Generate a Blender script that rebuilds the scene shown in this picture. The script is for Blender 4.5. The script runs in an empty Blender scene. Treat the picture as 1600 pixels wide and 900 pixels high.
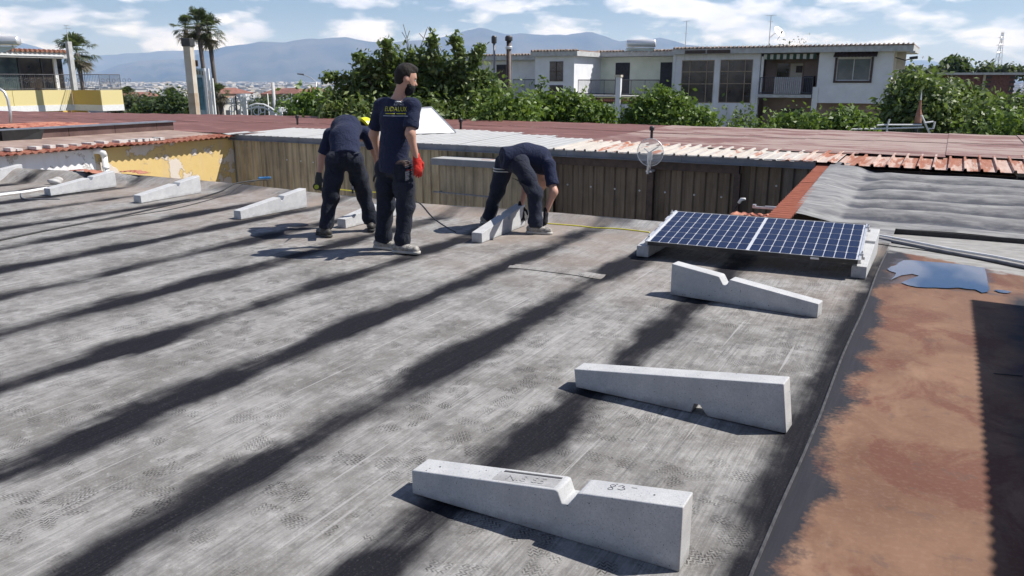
import bpy, bmesh, math, random
import numpy as np
from mathutils import Vector, Matrix
from mathutils.bvhtree import BVHTree

sc = bpy.context.scene
C = sc.collection
R = math.radians
random.seed(7)
rng = np.random.default_rng(7)

# ------------------------------------------------------------------ camera
F, HOR, EYE = 1240.0, 124.0, 1.64          # focal length in px of a 1600 px wide frame
PIT = math.atan((450 - HOR) / F)
cam_d = bpy.data.cameras.new('camera')
cam_d.sensor_width = 36.0
cam_d.lens = 36.0 * F / 1600.0
cam_d.clip_start = 0.1
cam_d.clip_end = 60000
cam = bpy.data.objects.new('camera', cam_d)
C.objects.link(cam)
cam.location = (0, 0, EYE)
cam.rotation_euler = (math.pi / 2 - PIT, 0, 0)
sc.camera = cam
sc.cycles.volume_bounces = 2

# ------------------------------------------------------------------ light
SUN_AZ, SUN_EL = R(84), R(50)               # azimuth clockwise from +Y
sc.view_settings.view_transform = 'Standard'
sc.view_settings.look = 'None'
sc.view_settings.exposure = 0.44
sc.view_settings.gamma = 1.0

w = bpy.data.worlds.new('World')
sc.world = w
w.use_nodes = True
wt = w.node_tree
wt.nodes.clear()
def wn(t, **k):
    n = wt.nodes.new(t)
    for a, b in k.items(): setattr(n, a, b)
    return n
sky = wn('ShaderNodeTexSky', sky_type='NISHITA')
sky.sun_disc = False
sky.sun_elevation = SUN_EL
sky.sun_rotation = SUN_AZ
sky.air_density = 1.0
sky.dust_density = 0.3
sky.ozone_density = 5.0
bgd = wn('ShaderNodeBackground')
bgd.inputs['Strength'].default_value = 0.056
wo = wn('ShaderNodeOutputWorld')
tc = wn('ShaderNodeTexCoord')
mp = wn('ShaderNodeMapping')
mp.inputs['Scale'].default_value = (1.0, 1.0, 3.2)
wt.links.new(tc.outputs['Generated'], mp.inputs['Vector'])
nz = wn('ShaderNodeTexNoise')
nz.inputs['Scale'].default_value = 10.5
nz.inputs['Detail'].default_value = 8
nz.inputs['Roughness'].default_value = 0.52
nz.inputs['Distortion'].default_value = 0.15
wt.links.new(mp.outputs[0], nz.inputs['Vector'])
cr = wn('ShaderNodeValToRGB')
cr.color_ramp.elements[0].position = 0.46
cr.color_ramp.elements[0].color = (0, 0, 0, 1)
cr.color_ramp.elements[1].position = 0.57
cr.color_ramp.elements[1].color = (0.85, 0.85, 0.85, 1)
wt.links.new(nz.outputs['Fac'], cr.inputs[0])
nz2 = wn('ShaderNodeTexNoise')
nz2.inputs['Scale'].default_value = 16.0
nz2.inputs['Detail'].default_value = 6
wt.links.new(mp.outputs[0], nz2.inputs['Vector'])
cr2 = wn('ShaderNodeValToRGB')
cr2.color_ramp.elements[0].position = 0.35
cr2.color_ramp.elements[0].color = (12.5, 13.2, 17.0, 1)
cr2.color_ramp.elements[1].position = 0.62
cr2.color_ramp.elements[1].color = (18.0, 18.2, 20.5, 1)
wt.links.new(nz2.outputs['Fac'], cr2.inputs[0])
mx = wn('ShaderNodeMix', data_type='RGBA')
# broken cloud banks low over the mountains, clear sky overhead
sx = wn('ShaderNodeSeparateXYZ'); wt.links.new(tc.outputs['Generated'], sx.inputs[0])
el = wn('ShaderNodeMapRange'); wt.links.new(sx.outputs[2], el.inputs[0])
for i_, v_ in ((1, .10), (2, .45), (3, 1.0), (4, .12)): el.inputs[i_].default_value = v_
mm = wn('ShaderNodeMath', operation='MULTIPLY'); wt.links.new(cr.outputs[0], mm.inputs[0]); wt.links.new(el.outputs[0], mm.inputs[1])
wt.links.new(mm.outputs[0], mx.inputs['Factor'])
tint = wn('ShaderNodeMix', data_type='RGBA', blend_type='MULTIPLY'); tint.inputs['Factor'].default_value = 1.0
wt.links.new(sky.outputs[0], tint.inputs['A']); tint.inputs['B'].default_value = (1.0, 1.02, 1.14, 1)
wt.links.new(tint.outputs['Result'], mx.inputs['A'])
wt.links.new(cr2.outputs[0], mx.inputs['B'])
wt.links.new(mx.outputs['Result'], bgd.inputs['Color'])
wt.links.new(bgd.outputs[0], wo.inputs[0])

sd = bpy.data.lights.new('sun', 'SUN')
sd.energy = 5.0
sd.angle = R(0.53)
sd.color = (1.0, 0.975, 0.95)
sun = bpy.data.objects.new('sun', sd)
C.objects.link(sun)
sdir = Vector((math.sin(SUN_AZ) * math.cos(SUN_EL), math.cos(SUN_AZ) * math.cos(SUN_EL), math.sin(SUN_EL)))
sun.rotation_euler = sdir.to_track_quat('Z', 'Y').to_euler()
sun.location = (30, 0, 40)

# ------------------------------------------------------------------ frames
AZ = R(28.5)                                # the roof's own direction u; w runs to its right
CA, SA = math.cos(AZ), math.sin(AZ)
def UW(wc, u, z=0.0): return Vector((wc * CA + u * SA, -wc * SA + u * CA, z))
def ray(x, y):
    dx, dz = (x - 800) / F, -(y - 450) / F
    return np.array([dx, math.cos(PIT) + dz * math.sin(PIT), -math.sin(PIT) + dz * math.cos(PIT)])
def at(x, y, z=0.0):                        # survey point at height z
    r = ray(x, y); t = (z - EYE) / r[2]
    return Vector((r[0] * t, r[1] * t, z))
def atY(x, y, Y):                           # survey point at distance Y
    r = ray(x, y); t = Y / r[1]
    return Vector((r[0] * t, Y, EYE + r[2] * t))
def atu(x, y, u):                           # survey point on plane u -> (w, z)
    r = ray(x, y); t = u / (r[0] * SA + r[1] * CA)
    return ((r[0] * CA - r[1] * SA) * t, EYE + r[2] * t)
def uw_of(p): return (p[0] * CA - p[1] * SA, p[0] * SA + p[1] * CA)

# ------------------------------------------------------------------ scene graph helpers
def thing(name, label, cat, loc=(0, 0, 0), rot=0.0, group=None, kind=None):
    o = bpy.data.objects.new(name, None)
    o.empty_display_size = 0.2
    C.objects.link(o)
    o.location = loc; o.rotation_euler = (0, 0, rot)
    if label: o['label'] = label
    if cat: o['category'] = cat
    if group: o['group'] = group
    if kind: o['kind'] = kind
    return o
def tag(o, label=None, cat=None, group=None, kind=None):
    if label: o['label'] = label
    if cat: o['category'] = cat
    if group: o['group'] = group
    if kind: o['kind'] = kind
    return o
def part(name, me, parent, loc=(0, 0, 0), rot=(0, 0, 0), label=None):
    o = bpy.data.objects.new(name, me)
    C.objects.link(o)
    o.parent = parent; o.location = loc; o.rotation_euler = rot
    if label: o['label'] = label
    return o
def copy_tree(o, parent=None):
    c = o.copy(); C.objects.link(c); c.parent = parent
    for ch in list(o.children): copy_tree(ch, c)
    return c

class MB:
    def __init__(s, off=(0, 0, 0)):
        s.v = []; s.f = []; s.off = off; s.uv = None
    def add(s, vs, fs):
        b = len(s.v); s.v += [tuple(p) for p in vs]; s.f += [tuple(b + i for i in f) for f in fs]
    def box(s, x0, x1, y0, y1, z0, z1):
        s.add([(x0, y0, z0), (x1, y0, z0), (x1, y1, z0), (x0, y1, z0), (x0, y0, z1), (x1, y0, z1), (x1, y1, z1), (x0, y1, z1)],
              [(3, 2, 1, 0), (4, 5, 6, 7), (0, 1, 5, 4), (1, 2, 6, 5), (2, 3, 7, 6), (3, 0, 4, 7)])
    def quad(s, a, b, c, d): s.add([a, b, c, d], [(0, 1, 2, 3)])
    def prism(s, poly, axis, a0, a1):       # poly in the two other axes, extruded along axis
        n = len(poly)
        def mk(p, a):
            if axis == 1: return (p[0], a, p[1])
            if axis == 0: return (a, p[0], p[1])
            return (p[0], p[1], a)
        s.add([mk(p, a0) for p in poly] + [mk(p, a1) for p in poly],
              [tuple(range(n))[::-1], tuple(range(n, 2 * n))] + [(i, (i + 1) % n, n + (i + 1) % n, n + i) for i in range(n)])
    def tube(s, pts, r, n=8, cap=True):
        pts = [Vector(p) for p in pts]
        rs = r if isinstance(r, (list, tuple)) else [r] * len(pts)
        rings = []; up = None
        for i, p in enumerate(pts):
            t = (pts[min(i + 1, len(pts) - 1)] - pts[max(i - 1, 0)])
            t = t.normalized() if t.length > 1e-9 else Vector((0, 0, 1))
            if up is None: up = Vector((0, 0, 1)) if abs(t.z) < .9 else Vector((1, 0, 0))
            a = t.cross(up)
            if a.length < 1e-6: a = t.cross(Vector((0, 1, 0)))
            a.normalize(); b = a.cross(t).normalized(); up = b
            rings.append([p + a * math.cos(2 * math.pi * k / n) * rs[i] + b * math.sin(2 * math.pi * k / n) * rs[i] for k in range(n)])
        vs = [q for ring in rings for q in ring]; fs = []
        for i in range(len(rings) - 1):
            for k in range(n):
                fs.append((i * n + k, i * n + (k + 1) % n, (i + 1) * n + (k + 1) % n, (i + 1) * n + k))
        if cap:
            fs.append(tuple(range(n))[::-1]); fs.append(tuple((len(rings) - 1) * n + k for k in range(n)))
        s.add(vs, fs)
    def lathe(s, prof, c=(0, 0, 0), n=16):
        vs = []; fs = []
        for r, z in prof:
            for k in range(n):
                a = 2 * math.pi * k / n
                vs.append((c[0] + r * math.cos(a), c[1] + r * math.sin(a), c[2] + z))
        for i in range(len(prof) - 1):
            for k in range(n):
                fs.append((i * n + k, i * n + (k + 1) % n, (i + 1) * n + (k + 1) % n, (i + 1) * n + k))
        fs.append(tuple(range(n))[::-1]); fs.append(tuple((len(prof) - 1) * n + k for k in range(n)))
        s.add(vs, fs)
    def sheet(s, xs, ys, zf):               # height field on a grid
        vs = [(x, y, zf(x, y)) for y in ys for x in xs]; nx = len(xs)
        s.add(vs, [(j * nx + i, j * nx + i + 1, (j + 1) * nx + i + 1, (j + 1) * nx + i) for j in range(len(ys) - 1) for i in range(nx - 1)])
    def mesh(s, name, mat, smooth=False, bevel=0, fix=True):
        me = bpy.data.meshes.new(name)
        o = s.off
        me.from_pydata([(x - o[0], y - o[1], z - o[2]) for x, y, z in s.v], [], s.f)
        if fix or bevel:
            bm = bmesh.new(); bm.from_mesh(me)
            if bevel:
                bmesh.ops.remove_doubles(bm, verts=bm.verts, dist=1e-5)
                es = [e for e in bm.edges if len(e.link_faces) == 2 and e.calc_face_angle(0) > .3]
                bmesh.ops.bevel(bm, geom=es, offset=bevel, segments=2, affect='EDGES', profile=.6, clamp_overlap=True)
            bmesh.ops.recalc_face_normals(bm, faces=bm.faces)
            bm.to_mesh(me); bm.free()
        if smooth:
            me.polygons.foreach_set('use_smooth', [True] * len(me.polygons))
        if mat: me.materials.append(mat)
        me.update()
        return me
    def build(s, name, mat, parent=None, label=None, **k):
        return part(name, s.mesh(name, mat, **k), parent, label=label)
def box_mesh(name, mat, x0, x1, y0, y1, z0, z1, **k):
    m = MB(); m.box(x0, x1, y0, y1, z0, z1); return m.mesh(name, mat, **k)

# ------------------------------------------------------------------ materials
class NT:
    def __init__(s, name):
        s.m = bpy.data.materials.new(name); s.m.use_nodes = True
        s.t = s.m.node_tree; s.t.nodes.clear()
        s.out = s.t.nodes.new('ShaderNodeOutputMaterial')
        s.p = s.t.nodes.new('ShaderNodeBsdfPrincipled')
        s.t.links.new(s.p.outputs[0], s.out.inputs[0])
        s.co = None
    def n(s, t, **k):
        n = s.t.nodes.new(t)
        for a, b in k.items(): setattr(n, a, b)
        return n
    def set(s, inp, v):
        if isinstance(v, bpy.types.NodeSocket): s.t.links.new(v, inp)
        elif isinstance(v, (tuple, list)) and inp.type == 'RGBA' and len(v) == 3: inp.default_value = (*v, 1)
        else: inp.default_value = v
    def obj(s, which='Object'):
        if s.co is None: s.co = s.n('ShaderNodeTexCoord')
        return s.co.outputs[which]
    def map(s, vec=None, scale=(1, 1, 1), loc=(0, 0, 0), rot=(0, 0, 0)):
        m = s.n('ShaderNodeMapping')
        s.set(m.inputs['Vector'], vec or s.obj()); m.inputs['Scale'].default_value = scale
        m.inputs['Location'].default_value = loc; m.inputs['Rotation'].default_value = rot
        return m.outputs[0]
    def noise(s, scale=5, detail=4, rough=.5, vec=None, dist=0):
        m = s.n('ShaderNodeTexNoise')
        s.set(m.inputs['Vector'], vec or s.obj()); m.inputs['Scale'].default_value = scale
        m.inputs['Detail'].default_value = detail; m.inputs['Roughness'].default_value = rough
        m.inputs['Distortion'].default_value = dist
        return m.outputs['Fac']
    def ramp(s, v, a, b, ca=(0, 0, 0), cb=(1, 1, 1), interp='LINEAR'):
        m = s.n('ShaderNodeValToRGB'); e = m.color_ramp.elements
        m.color_ramp.interpolation = interp
        e[0].position = a; e[0].color = (*ca, 1); e[1].position = b; e[1].color = (*cb, 1)
        s.set(m.inputs[0], v)
        return m.outputs[0]
    def mr(s, v, a, b, c=0., d=1., smooth=False):
        m = s.n('ShaderNodeMapRange')
        if smooth: m.interpolation_type = 'SMOOTHSTEP'
        for i, x in enumerate((v, a, b, c, d)): s.set(m.inputs[i], x)
        return m.outputs[0]
    def math(s, op, a, b=0., c=0., clamp=False):
        m = s.n('ShaderNodeMath', operation=op); m.use_clamp = clamp
        s.set(m.inputs[0], a); s.set(m.inputs[1], b); s.set(m.inputs[2], c)
        return m.outputs[0]
    def mix(s, f, a, b, blend='MIX'):
        m = s.n('ShaderNodeMix', data_type='RGBA', blend_type=blend)
        s.set(m.inputs['Factor'], f); s.set(m.inputs['A'], a); s.set(m.inputs['B'], b)
        return m.outputs['Result']
    def bump(s, h, strength=.3, dist=.01):
        m = s.n('ShaderNodeBump'); m.inputs['Strength'].default_value = strength
        m.inputs['Distance'].default_value = dist; s.set(m.inputs['Height'], h)
        s.t.links.new(m.outputs[0], s.p.inputs['Normal'])
    def fin(s, col, rough=.8, metal=0., spec=.5):
        s.set(s.p.inputs['Base Color'], col); s.set(s.p.inputs['Roughness'], rough)
        s.set(s.p.inputs['Metallic'], metal); s.set(s.p.inputs['Specular IOR Level'], spec)
        return s.m
def two(name, c1, c2, scale=6, rough=.8, metal=0., bump=.0, bscale=None, lo=.35, hi=.65, stretch=(1, 1, 1), detail=5, spec=.5, dist=.01):
    t = NT(name); v = t.map(scale=stretch)
    f = t.noise(scale, detail, .6, v)
    c = t.ramp(f, lo, hi, c1, c2)
    if bump: t.bump(t.noise(bscale or scale * 4, 5, .6, v), bump, dist)
    return t.fin(c, rough, metal, spec)

def m_membrane():
    t = NT('bitumen_felt')
    sepn = t.n('ShaderNodeSeparateXYZ'); t.set(sepn.inputs[0], t.obj()); X, Y = sepn.outputs[0], sepn.outputs[1]
    at_ = t.n('ShaderNodeAttribute'); at_.attribute_name = 'seam_distance'; d = at_.outputs['Fac']
    # fine streaks along the roll
    st = t.noise(1.0, 6, .65, t.map(scale=(95, 2.6, 1)))
    st2 = t.noise(1.0, 4, .6, t.map(scale=(22, 1.1, 1), loc=(3, 7, 0)))
    blot = t.noise(2.2, 6, .6)
    fine = t.noise(90, 3, .6)
    grey = t.mix(t.mr(st, .3, .7), (.108, .106, .104), (.36, .350, .336))
    grey = t.mix(t.mr(st2, .35, .68, 0., .6), grey, (.36, .350, .335))
    grey = t.mix(t.mr(blot, .42, .62, 0., .7), grey, (.125, .117, .109))
    grey = t.mix(t.mr(fine, .5, .8, 0., .35), grey, (.40, .39, .375))
    # boot prints: each cell of a Voronoi field holds one turned tread print
    def prints(scale, off, thr):
        base = t.map(scale=(scale, scale, 0), loc=off)
        vp = t.n('ShaderNodeTexVoronoi'); t.set(vp.inputs['Vector'], base); vp.inputs['Scale'].default_value = 1.0; vp.inputs['Randomness'].default_value = .8
        sel = t.n('ShaderNodeSeparateColor'); t.set(sel.inputs[0], vp.outputs['Color'])
        loc = t.n('ShaderNodeVectorMath', operation='SUBTRACT'); t.set(loc.inputs[0], base); t.set(loc.inputs[1], vp.outputs['Position'])
        ro = t.n('ShaderNodeVectorRotate', rotation_type='Z_AXIS'); t.set(ro.inputs['Vector'], loc.outputs[0]); t.set(ro.inputs['Angle'], t.math('MULTIPLY', sel.outputs[1], 6.283))
        sp = t.n('ShaderNodeSeparateXYZ'); t.set(sp.inputs[0], ro.outputs[0])
        x = t.math('DIVIDE', sp.outputs[0], scale); y = t.math('DIVIDE', sp.outputs[1], scale)
        wdt = t.math('ADD', .046, t.math('MULTIPLY', t.math('SINE', t.math('MULTIPLY', y, 22.)), .009))
        mk = t.math('MULTIPLY', t.mr(t.math('SUBTRACT', t.math('ABSOLUTE', x), wdt), -.004, .004, 1., 0.), t.mr(t.math('ABSOLUTE', y), .128, .138, 1., 0.))
        mk = t.math('MULTIPLY', mk, t.mr(t.math('ABSOLUTE', t.math('ADD', y, .035)), .012, .02))
        z1 = t.math('PINGPONG', t.math('ADD', t.math('MULTIPLY', x, 1.2), .5), .016)
        ln = t.math('FRACT', t.math('MULTIPLY', t.math('ADD', y, z1), 52.))
        ln2 = t.math('FRACT', t.math('MULTIPLY', x, 48.))
        pt = t.math('MULTIPLY', t.mr(t.math('ABSOLUTE', t.math('SUBTRACT', ln, .5)), .20, .30), t.mr(t.math('ABSOLUTE', t.math('SUBTRACT', ln2, .5)), .42, .46, 1., .2))
        pt = t.math('MULTIPLY', pt, t.mr(t.noise(9, 4, .6, t.map(loc=off)), .38, .60))
        return t.math('MULTIPLY', t.math('MULTIPLY', mk, pt), t.mr(sel.outputs[0], thr, thr + .05))
    pz_ = t.mr(t.noise(.55, 3, .5, t.map(loc=(6, 6, 0))), .36, .56, .25, 1.)
    pm = t.math('MAXIMUM', prints(3.3, (0, 0, 0), .35), t.math('MAXIMUM', prints(3.0, (5.3, 2.1, 0), .45), prints(2.7, (1.7, 8.4, 0), .5)))
    grey = t.mix(t.math('MULTIPLY', t.math('MULTIPLY', pm, pz_), .92), grey, (.055, .052, .05))
    mo = t.noise(13, 7, .72, t.map(scale=(1, .8, 1), loc=(7, 3, 0)))
    grey = t.mix(t.mr(mo, .52, .60, 0., .38), grey, (.12, .112, .104))
    grey = t.mix(t.mr(mo, .36, .44, .32, 0.), grey, (.45, .44, .425))
    sm = t.mr(t.noise(7, 6, .7, t.map(scale=(1, .6, 1), loc=(2, 9, 0))), .56, .68, 0., .45)
    grey = t.mix(sm, grey, (.075, .074, .074))
    sc_ = t.n('ShaderNodeTexNoise'); t.set(sc_.inputs['Vector'], t.map(scale=(30, .55, 1), rot=(0, 0, .05))); sc_.inputs['Scale'].default_value = 1.0; sc_.inputs['Detail'].default_value = 2
    grey = t.mix(t.mr(sc_.outputs['Fac'], .66, .70, 0., .5), grey, (.42, .41, .40))
    # warm dust towards the far end
    wd = t.math('MULTIPLY', t.mr(Y, 5.2, 8.2), t.mr(t.noise(1.1, 5, .6), .35, .62))
    grey = t.mix(t.math('MULTIPLY', wd, .7), grey, (.31, .245, .20))
    # damp dirt lines along the valleys
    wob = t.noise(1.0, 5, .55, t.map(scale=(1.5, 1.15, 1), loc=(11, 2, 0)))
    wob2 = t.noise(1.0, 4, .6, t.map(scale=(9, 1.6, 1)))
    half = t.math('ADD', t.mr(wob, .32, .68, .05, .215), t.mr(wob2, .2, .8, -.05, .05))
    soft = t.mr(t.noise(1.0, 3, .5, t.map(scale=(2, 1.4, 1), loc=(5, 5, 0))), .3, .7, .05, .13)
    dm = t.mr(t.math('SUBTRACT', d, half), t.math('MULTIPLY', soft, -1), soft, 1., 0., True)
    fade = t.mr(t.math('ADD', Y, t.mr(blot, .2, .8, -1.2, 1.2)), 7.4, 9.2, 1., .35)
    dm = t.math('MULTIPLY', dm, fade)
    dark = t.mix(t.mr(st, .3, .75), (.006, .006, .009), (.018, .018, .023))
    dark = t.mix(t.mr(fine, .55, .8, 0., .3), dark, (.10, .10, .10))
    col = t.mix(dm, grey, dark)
    # upturned far edge: bare dark felt in patches
    up = t.math('MULTIPLY', t.mr(Y, 8.35, 8.6), t.mr(t.noise(1.3, 3, .5, t.map(scale=(1, .4, 1))), .47, .56))
    col = t.mix(t.math('MULTIPLY', up, .75), col, (.05, .05, .055))
    sl = t.math('MULTIPLY', t.mr(d, .003, .007, 1., 0.), t.mr(t.noise(1.0, 3, .5, t.map(scale=(1, 6, 1))), .35, .5, .15, .9))
    col = t.mix(sl, col, (.16, .155, .15))
    t.bump(t.math('ADD', t.math('MULTIPLY', fine, .6), st), .35, .004)
    return t.fin(col, .88, 0, .12)
M_felt = m_membrane()

def m_mud():
    t = NT('mud_stained_felt')
    sp = t.n('ShaderNodeSeparateXYZ'); t.set(sp.inputs[0], t.obj()); X, Y = sp.outputs[0], sp.outputs[1]
    a = t.noise(1.6, 7, .62, dist=.6); b = t.noise(6, 6, .6, t.map(scale=(1, 1.6, 1))); c = t.noise(45, 4, .6)
    rd = t.noise(1.7, 7, .66, t.map(scale=(1.1, .8, 1), loc=(4, 1, 0)), .8)
    mud = t.mix(t.mr(a, .32, .68), (.130, .066, .042), (.235, .136, .088))
    mud = t.mix(t.mr(rd, .50, .58, 0., .75), mud, (.125, .048, .033))
    mud = t.mix(t.mr(b, .5, .8, 0., .5), mud, (.15, .085, .06))
    lt = t.noise(1.0, 6, .6, t.map(scale=(1.4, .8, 1), loc=(1, 12, 0)), .5)
    mud = t.mix(t.mr(lt, .56, .64, 0., .6), mud, (.30, .19, .125))
    mud = t.mix(t.mr(c, .5, .85, 0., .22), mud, (.36, .25, .185))
    cst = t.noise(7, 5, .65, t.map(scale=(1, 1, 1), loc=(8, 3, 0)))
    mud = t.mix(t.math('MULTIPLY', t.mr(cst, .60, .66), .38), mud, (.10, .07, .058))
    felt = t.mix(t.noise(1.0, 4, .6, t.map(scale=(60, 3, 1))), (.014, .015, .022), (.036, .036, .044))  # dark felt of the left edge, reused as painted shade at right
    grey = t.mix(t.mr(t.noise(1.0, 5, .6, t.map(scale=(5, 14, 1))), .3, .7), (.20, .195, .185), (.36, .35, .33))
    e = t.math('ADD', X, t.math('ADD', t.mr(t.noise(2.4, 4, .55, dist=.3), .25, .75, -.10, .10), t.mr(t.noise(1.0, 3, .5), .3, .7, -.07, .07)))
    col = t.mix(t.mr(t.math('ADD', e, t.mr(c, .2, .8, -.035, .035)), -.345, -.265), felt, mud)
    e2 = t.math('ADD', X, t.math('MULTIPLY', t.math('SUBTRACT', Y, 7.2), .5))
    e2 = t.math('ADD', e2, t.mr(t.noise(1.3, 5, .6, t.map(loc=(9, 4, 0))), .3, .7, -.12, .12))
    col = t.mix(t.mr(t.math('ADD', X, t.mr(t.noise(1.3, 5, .6, t.map(loc=(9, 4, 0))), .3, .7, -.14, .14)), .42, .62), col, t.mix(t.mr(Y, 7.0, 7.4), felt, mud))  # felt-dark colour painted where the eave's shadow falls, mud beyond its end
    far = t.math('ADD', Y, t.mr(t.noise(2.4, 6, .6), .25, .75, -.35, .35))
    col = t.mix(t.mr(t.math('ADD', far, t.math('MULTIPLY', X, .55)), 8.30, 8.45), col, grey)
    t.bump(c, .25, .003)
    # wet margin round the puddle
    dx = t.math('SUBTRACT', t.math('ABSOLUTE', t.math('SUBTRACT', X, .07)), .37); dy = t.math('SUBTRACT', t.math('ABSOLUTE', t.math('SUBTRACT', Y, 7.66)), .50)
    wm = t.math('ADD', t.math('MAXIMUM', dx, dy), t.mr(b, .3, .7, -.05, .05))
    wet = t.mr(wm, -.01, .05, 1., 0.)
    col = t.mix(t.math('MULTIPLY', wet, .62), col, (.05, .032, .024))
    return t.fin(col, t.mr(wet, 0, 1, .85, .35), 0, .25)
M_mud = m_mud()

def m_wavy():
    t = NT('grey_wavy_felt')
    st = t.noise(1.0, 6, .6, t.map(scale=(3, 16, 8)))
    pat = t.noise(1.0, 6, .65, t.map(scale=(3.5, 7, 5), loc=(2, 2, 0)))
    col = t.mix(t.mr(st, .35, .65), (.15, .15, .155), (.31, .305, .295))
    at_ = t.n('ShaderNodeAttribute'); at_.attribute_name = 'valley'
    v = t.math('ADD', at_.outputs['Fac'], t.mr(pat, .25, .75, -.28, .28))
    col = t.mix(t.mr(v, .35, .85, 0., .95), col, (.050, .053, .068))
    col = t.mix(t.mr(pat, .60, .66, 0., .5), col, (.12, .12, .12))
    t.bump(pat, .3, .01)
    return t.fin(col, .8, 0, .3)
M_wavy = m_wavy()

def m_concrete():
    t = NT('cast_concrete')
    a = t.noise(8, 6, .6); c = t.noise(160, 3, .6)
    col = t.mix(t.mr(a, .3, .7), (.42, .425, .43), (.55, .55, .545))
    col = t.mix(t.mr(c, .42, .66, 0., .55), col, (.33, .34, .355))
    v = t.n('ShaderNodeTexVoronoi'); t.set(v.inputs['Vector'], t.obj()); v.inputs['Scale'].default_value = 46
    s = t.n('ShaderNodeSeparateColor'); t.set(s.inputs[0], v.outputs['Color'])
    pit = t.math('MULTIPLY', t.mr(v.outputs['Distance'], t.mr(s.outputs[1], 0., 1., .04, .14), t.mr(s.outputs[1], 0., 1., .10, .22), 1., 0.), t.mr(s.outputs[0], .72, .74))
    v2 = t.n('ShaderNodeTexVoronoi'); t.set(v2.inputs['Vector'], t.obj()); v2.inputs['Scale'].default_value = 120
    s2 = t.n('ShaderNodeSeparateColor'); t.set(s2.inputs[0], v2.outputs['Color'])
    pit2 = t.math('MULTIPLY', t.mr(v2.outputs['Distance'], .12, .25, 1., 0.), t.mr(s2.outputs[1], .82, .84))
    pit = t.math('MAXIMUM', pit, t.math('MULTIPLY', pit2, .7))
    pat = t.noise(3.2, 5, .65, t.map(loc=(3, 1, 5)))
    col = t.mix(t.mr(pat, .52, .66, 0., .45), col, (.34, .345, .36))
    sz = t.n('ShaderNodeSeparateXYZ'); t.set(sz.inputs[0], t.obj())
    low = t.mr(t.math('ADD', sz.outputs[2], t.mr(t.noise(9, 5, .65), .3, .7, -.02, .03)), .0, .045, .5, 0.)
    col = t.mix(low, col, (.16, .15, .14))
    col = t.mix(pit, col, (.10, .10, .11))
    t.bump(t.math('SUBTRACT', t.math('MULTIPLY', c, .25), pit), .5, .004)
    return t.fin(col, .88, 0, .3)
M_conc = m_concrete()

def m_rust(name, base1, base2, rustamt, rust1=(.27, .085, .04), rust2=(.42, .17, .10), stretch=(7, .8, 3), rough=.7, bumps=.1):
    t = NT(name)
    f = t.noise(1.0, 7, .65, t.map(scale=stretch), .3)
    g = t.noise(1.0, 5, .6, t.map(scale=(stretch[0] * 3, stretch[1] * 2, 4), loc=(3, 1, 2)))
    b = t.mix(t.mr(g, .3, .7), base1, base2)
    r = t.mix(t.mr(g, .35, .7), rust1, rust2)
    col = t.mix(t.mr(f, rustamt, rustamt + .07), b, r)
    t.bump(g, bumps, .004)
    return t.fin(col, rough, 0, .4)
M_white_roof = m_rust('white_painted_sheet', (.34, .34, .33), (.43, .43, .42), .70)
M_white_rusty = m_rust('white_sheet_with_rust', (.42, .385, .34), (.56, .52, .47), .55)
M_half_rusty = m_rust('half_rusted_sheet', (.42, .32, .26), (.54, .45, .39), .50)
M_rusty = m_rust('rusted_sheet', (.40, .25, .19), (.52, .40, .34), .46, (.26, .085, .042), (.38, .17, .10))
M_redroof = m_rust('oxide_red_roof', (.235, .150, .128), (.35, .268, .232), .48, (.14, .062, .053), (.22, .11, .095), (.55, 2.2, 1), .75)
M_redroof_left = m_rust('oxide_red_roof_even', (.20, .088, .070), (.265, .138, .115), .38, (.125, .050, .042), (.185, .082, .070), (.30, 1.8, 1), .75)
def m_ribs():
    t = NT('red_ribbed_edge')
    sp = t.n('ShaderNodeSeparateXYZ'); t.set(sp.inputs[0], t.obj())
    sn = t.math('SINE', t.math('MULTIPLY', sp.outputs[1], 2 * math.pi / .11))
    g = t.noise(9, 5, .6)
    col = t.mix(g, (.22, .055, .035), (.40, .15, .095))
    col = t.mix(t.mr(sn, -.2, -.75, 0., .9), col, (.035, .022, .02))  # dirty rib valleys, darkened in the colour to replace their weak shading
    return t.fin(col, .8, 0, .2)
M_ribs = m_ribs()
M_red_edge = m_rust('red_corrugated_sheet', (.36, .13, .075), (.45, .21, .14), .5, (.17, .045, .03), (.33, .085, .045), (5, 5, 3))

def m_wall_sheet(name, a, b):
    t = NT(name)
    g = t.noise(1.0, 5, .6, t.map(scale=(14, 3, 1.2))); f = t.noise(1.0, 6, .6, t.map(scale=(3, 3, 2.2), loc=(1, 2, 3)))
    col = t.mix(t.mr(g, .3, .7), a, b)
    col = t.mix(t.mr(f, .5, .75, 0., .6), col, tuple(x * .55 for x in a))
    return t.fin(col, .6, .0, .4)
M_tan = m_wall_sheet('tan_wall_sheet', (.235, .190, .120), (.45, .375, .255))
M_tan2 = m_wall_sheet('weathered_wall_sheet', (.18, .15, .10), (.34, .285, .20))
M_brown = m_wall_sheet('dark_brown_sheet', (.105, .078, .055), (.19, .148, .105))
M_greyw = m_wall_sheet('grey_brown_sheet', (.105, .090, .075), (.165, .145, .125))
M_fascia = two('blue_grey_metal', (.11, .125, .15), (.17, .185, .215), 3, .5)
M_darkmetal = two('dark_metal', (.02, .02, .022), (.05, .048, .045), 9, .5)
M_brownsteel = two('brown_steel', (.035, .020, .016), (.075, .045, .035), 9, .6)
M_galv = two('galvanised_steel', (.50, .51, .52), (.66, .67, .68), 12, .4, .6)
M_alu = two('aluminium', (.66, .66, .66), (.78, .78, .78), 20, .35, .55)
M_whiteplastic = two('white_plastic', (.66, .66, .65), (.76, .76, .75), 9, .45)
M_blackplastic = two('black_rubber', (.012, .012, .013), (.03, .03, .032), 30, .55)
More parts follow.
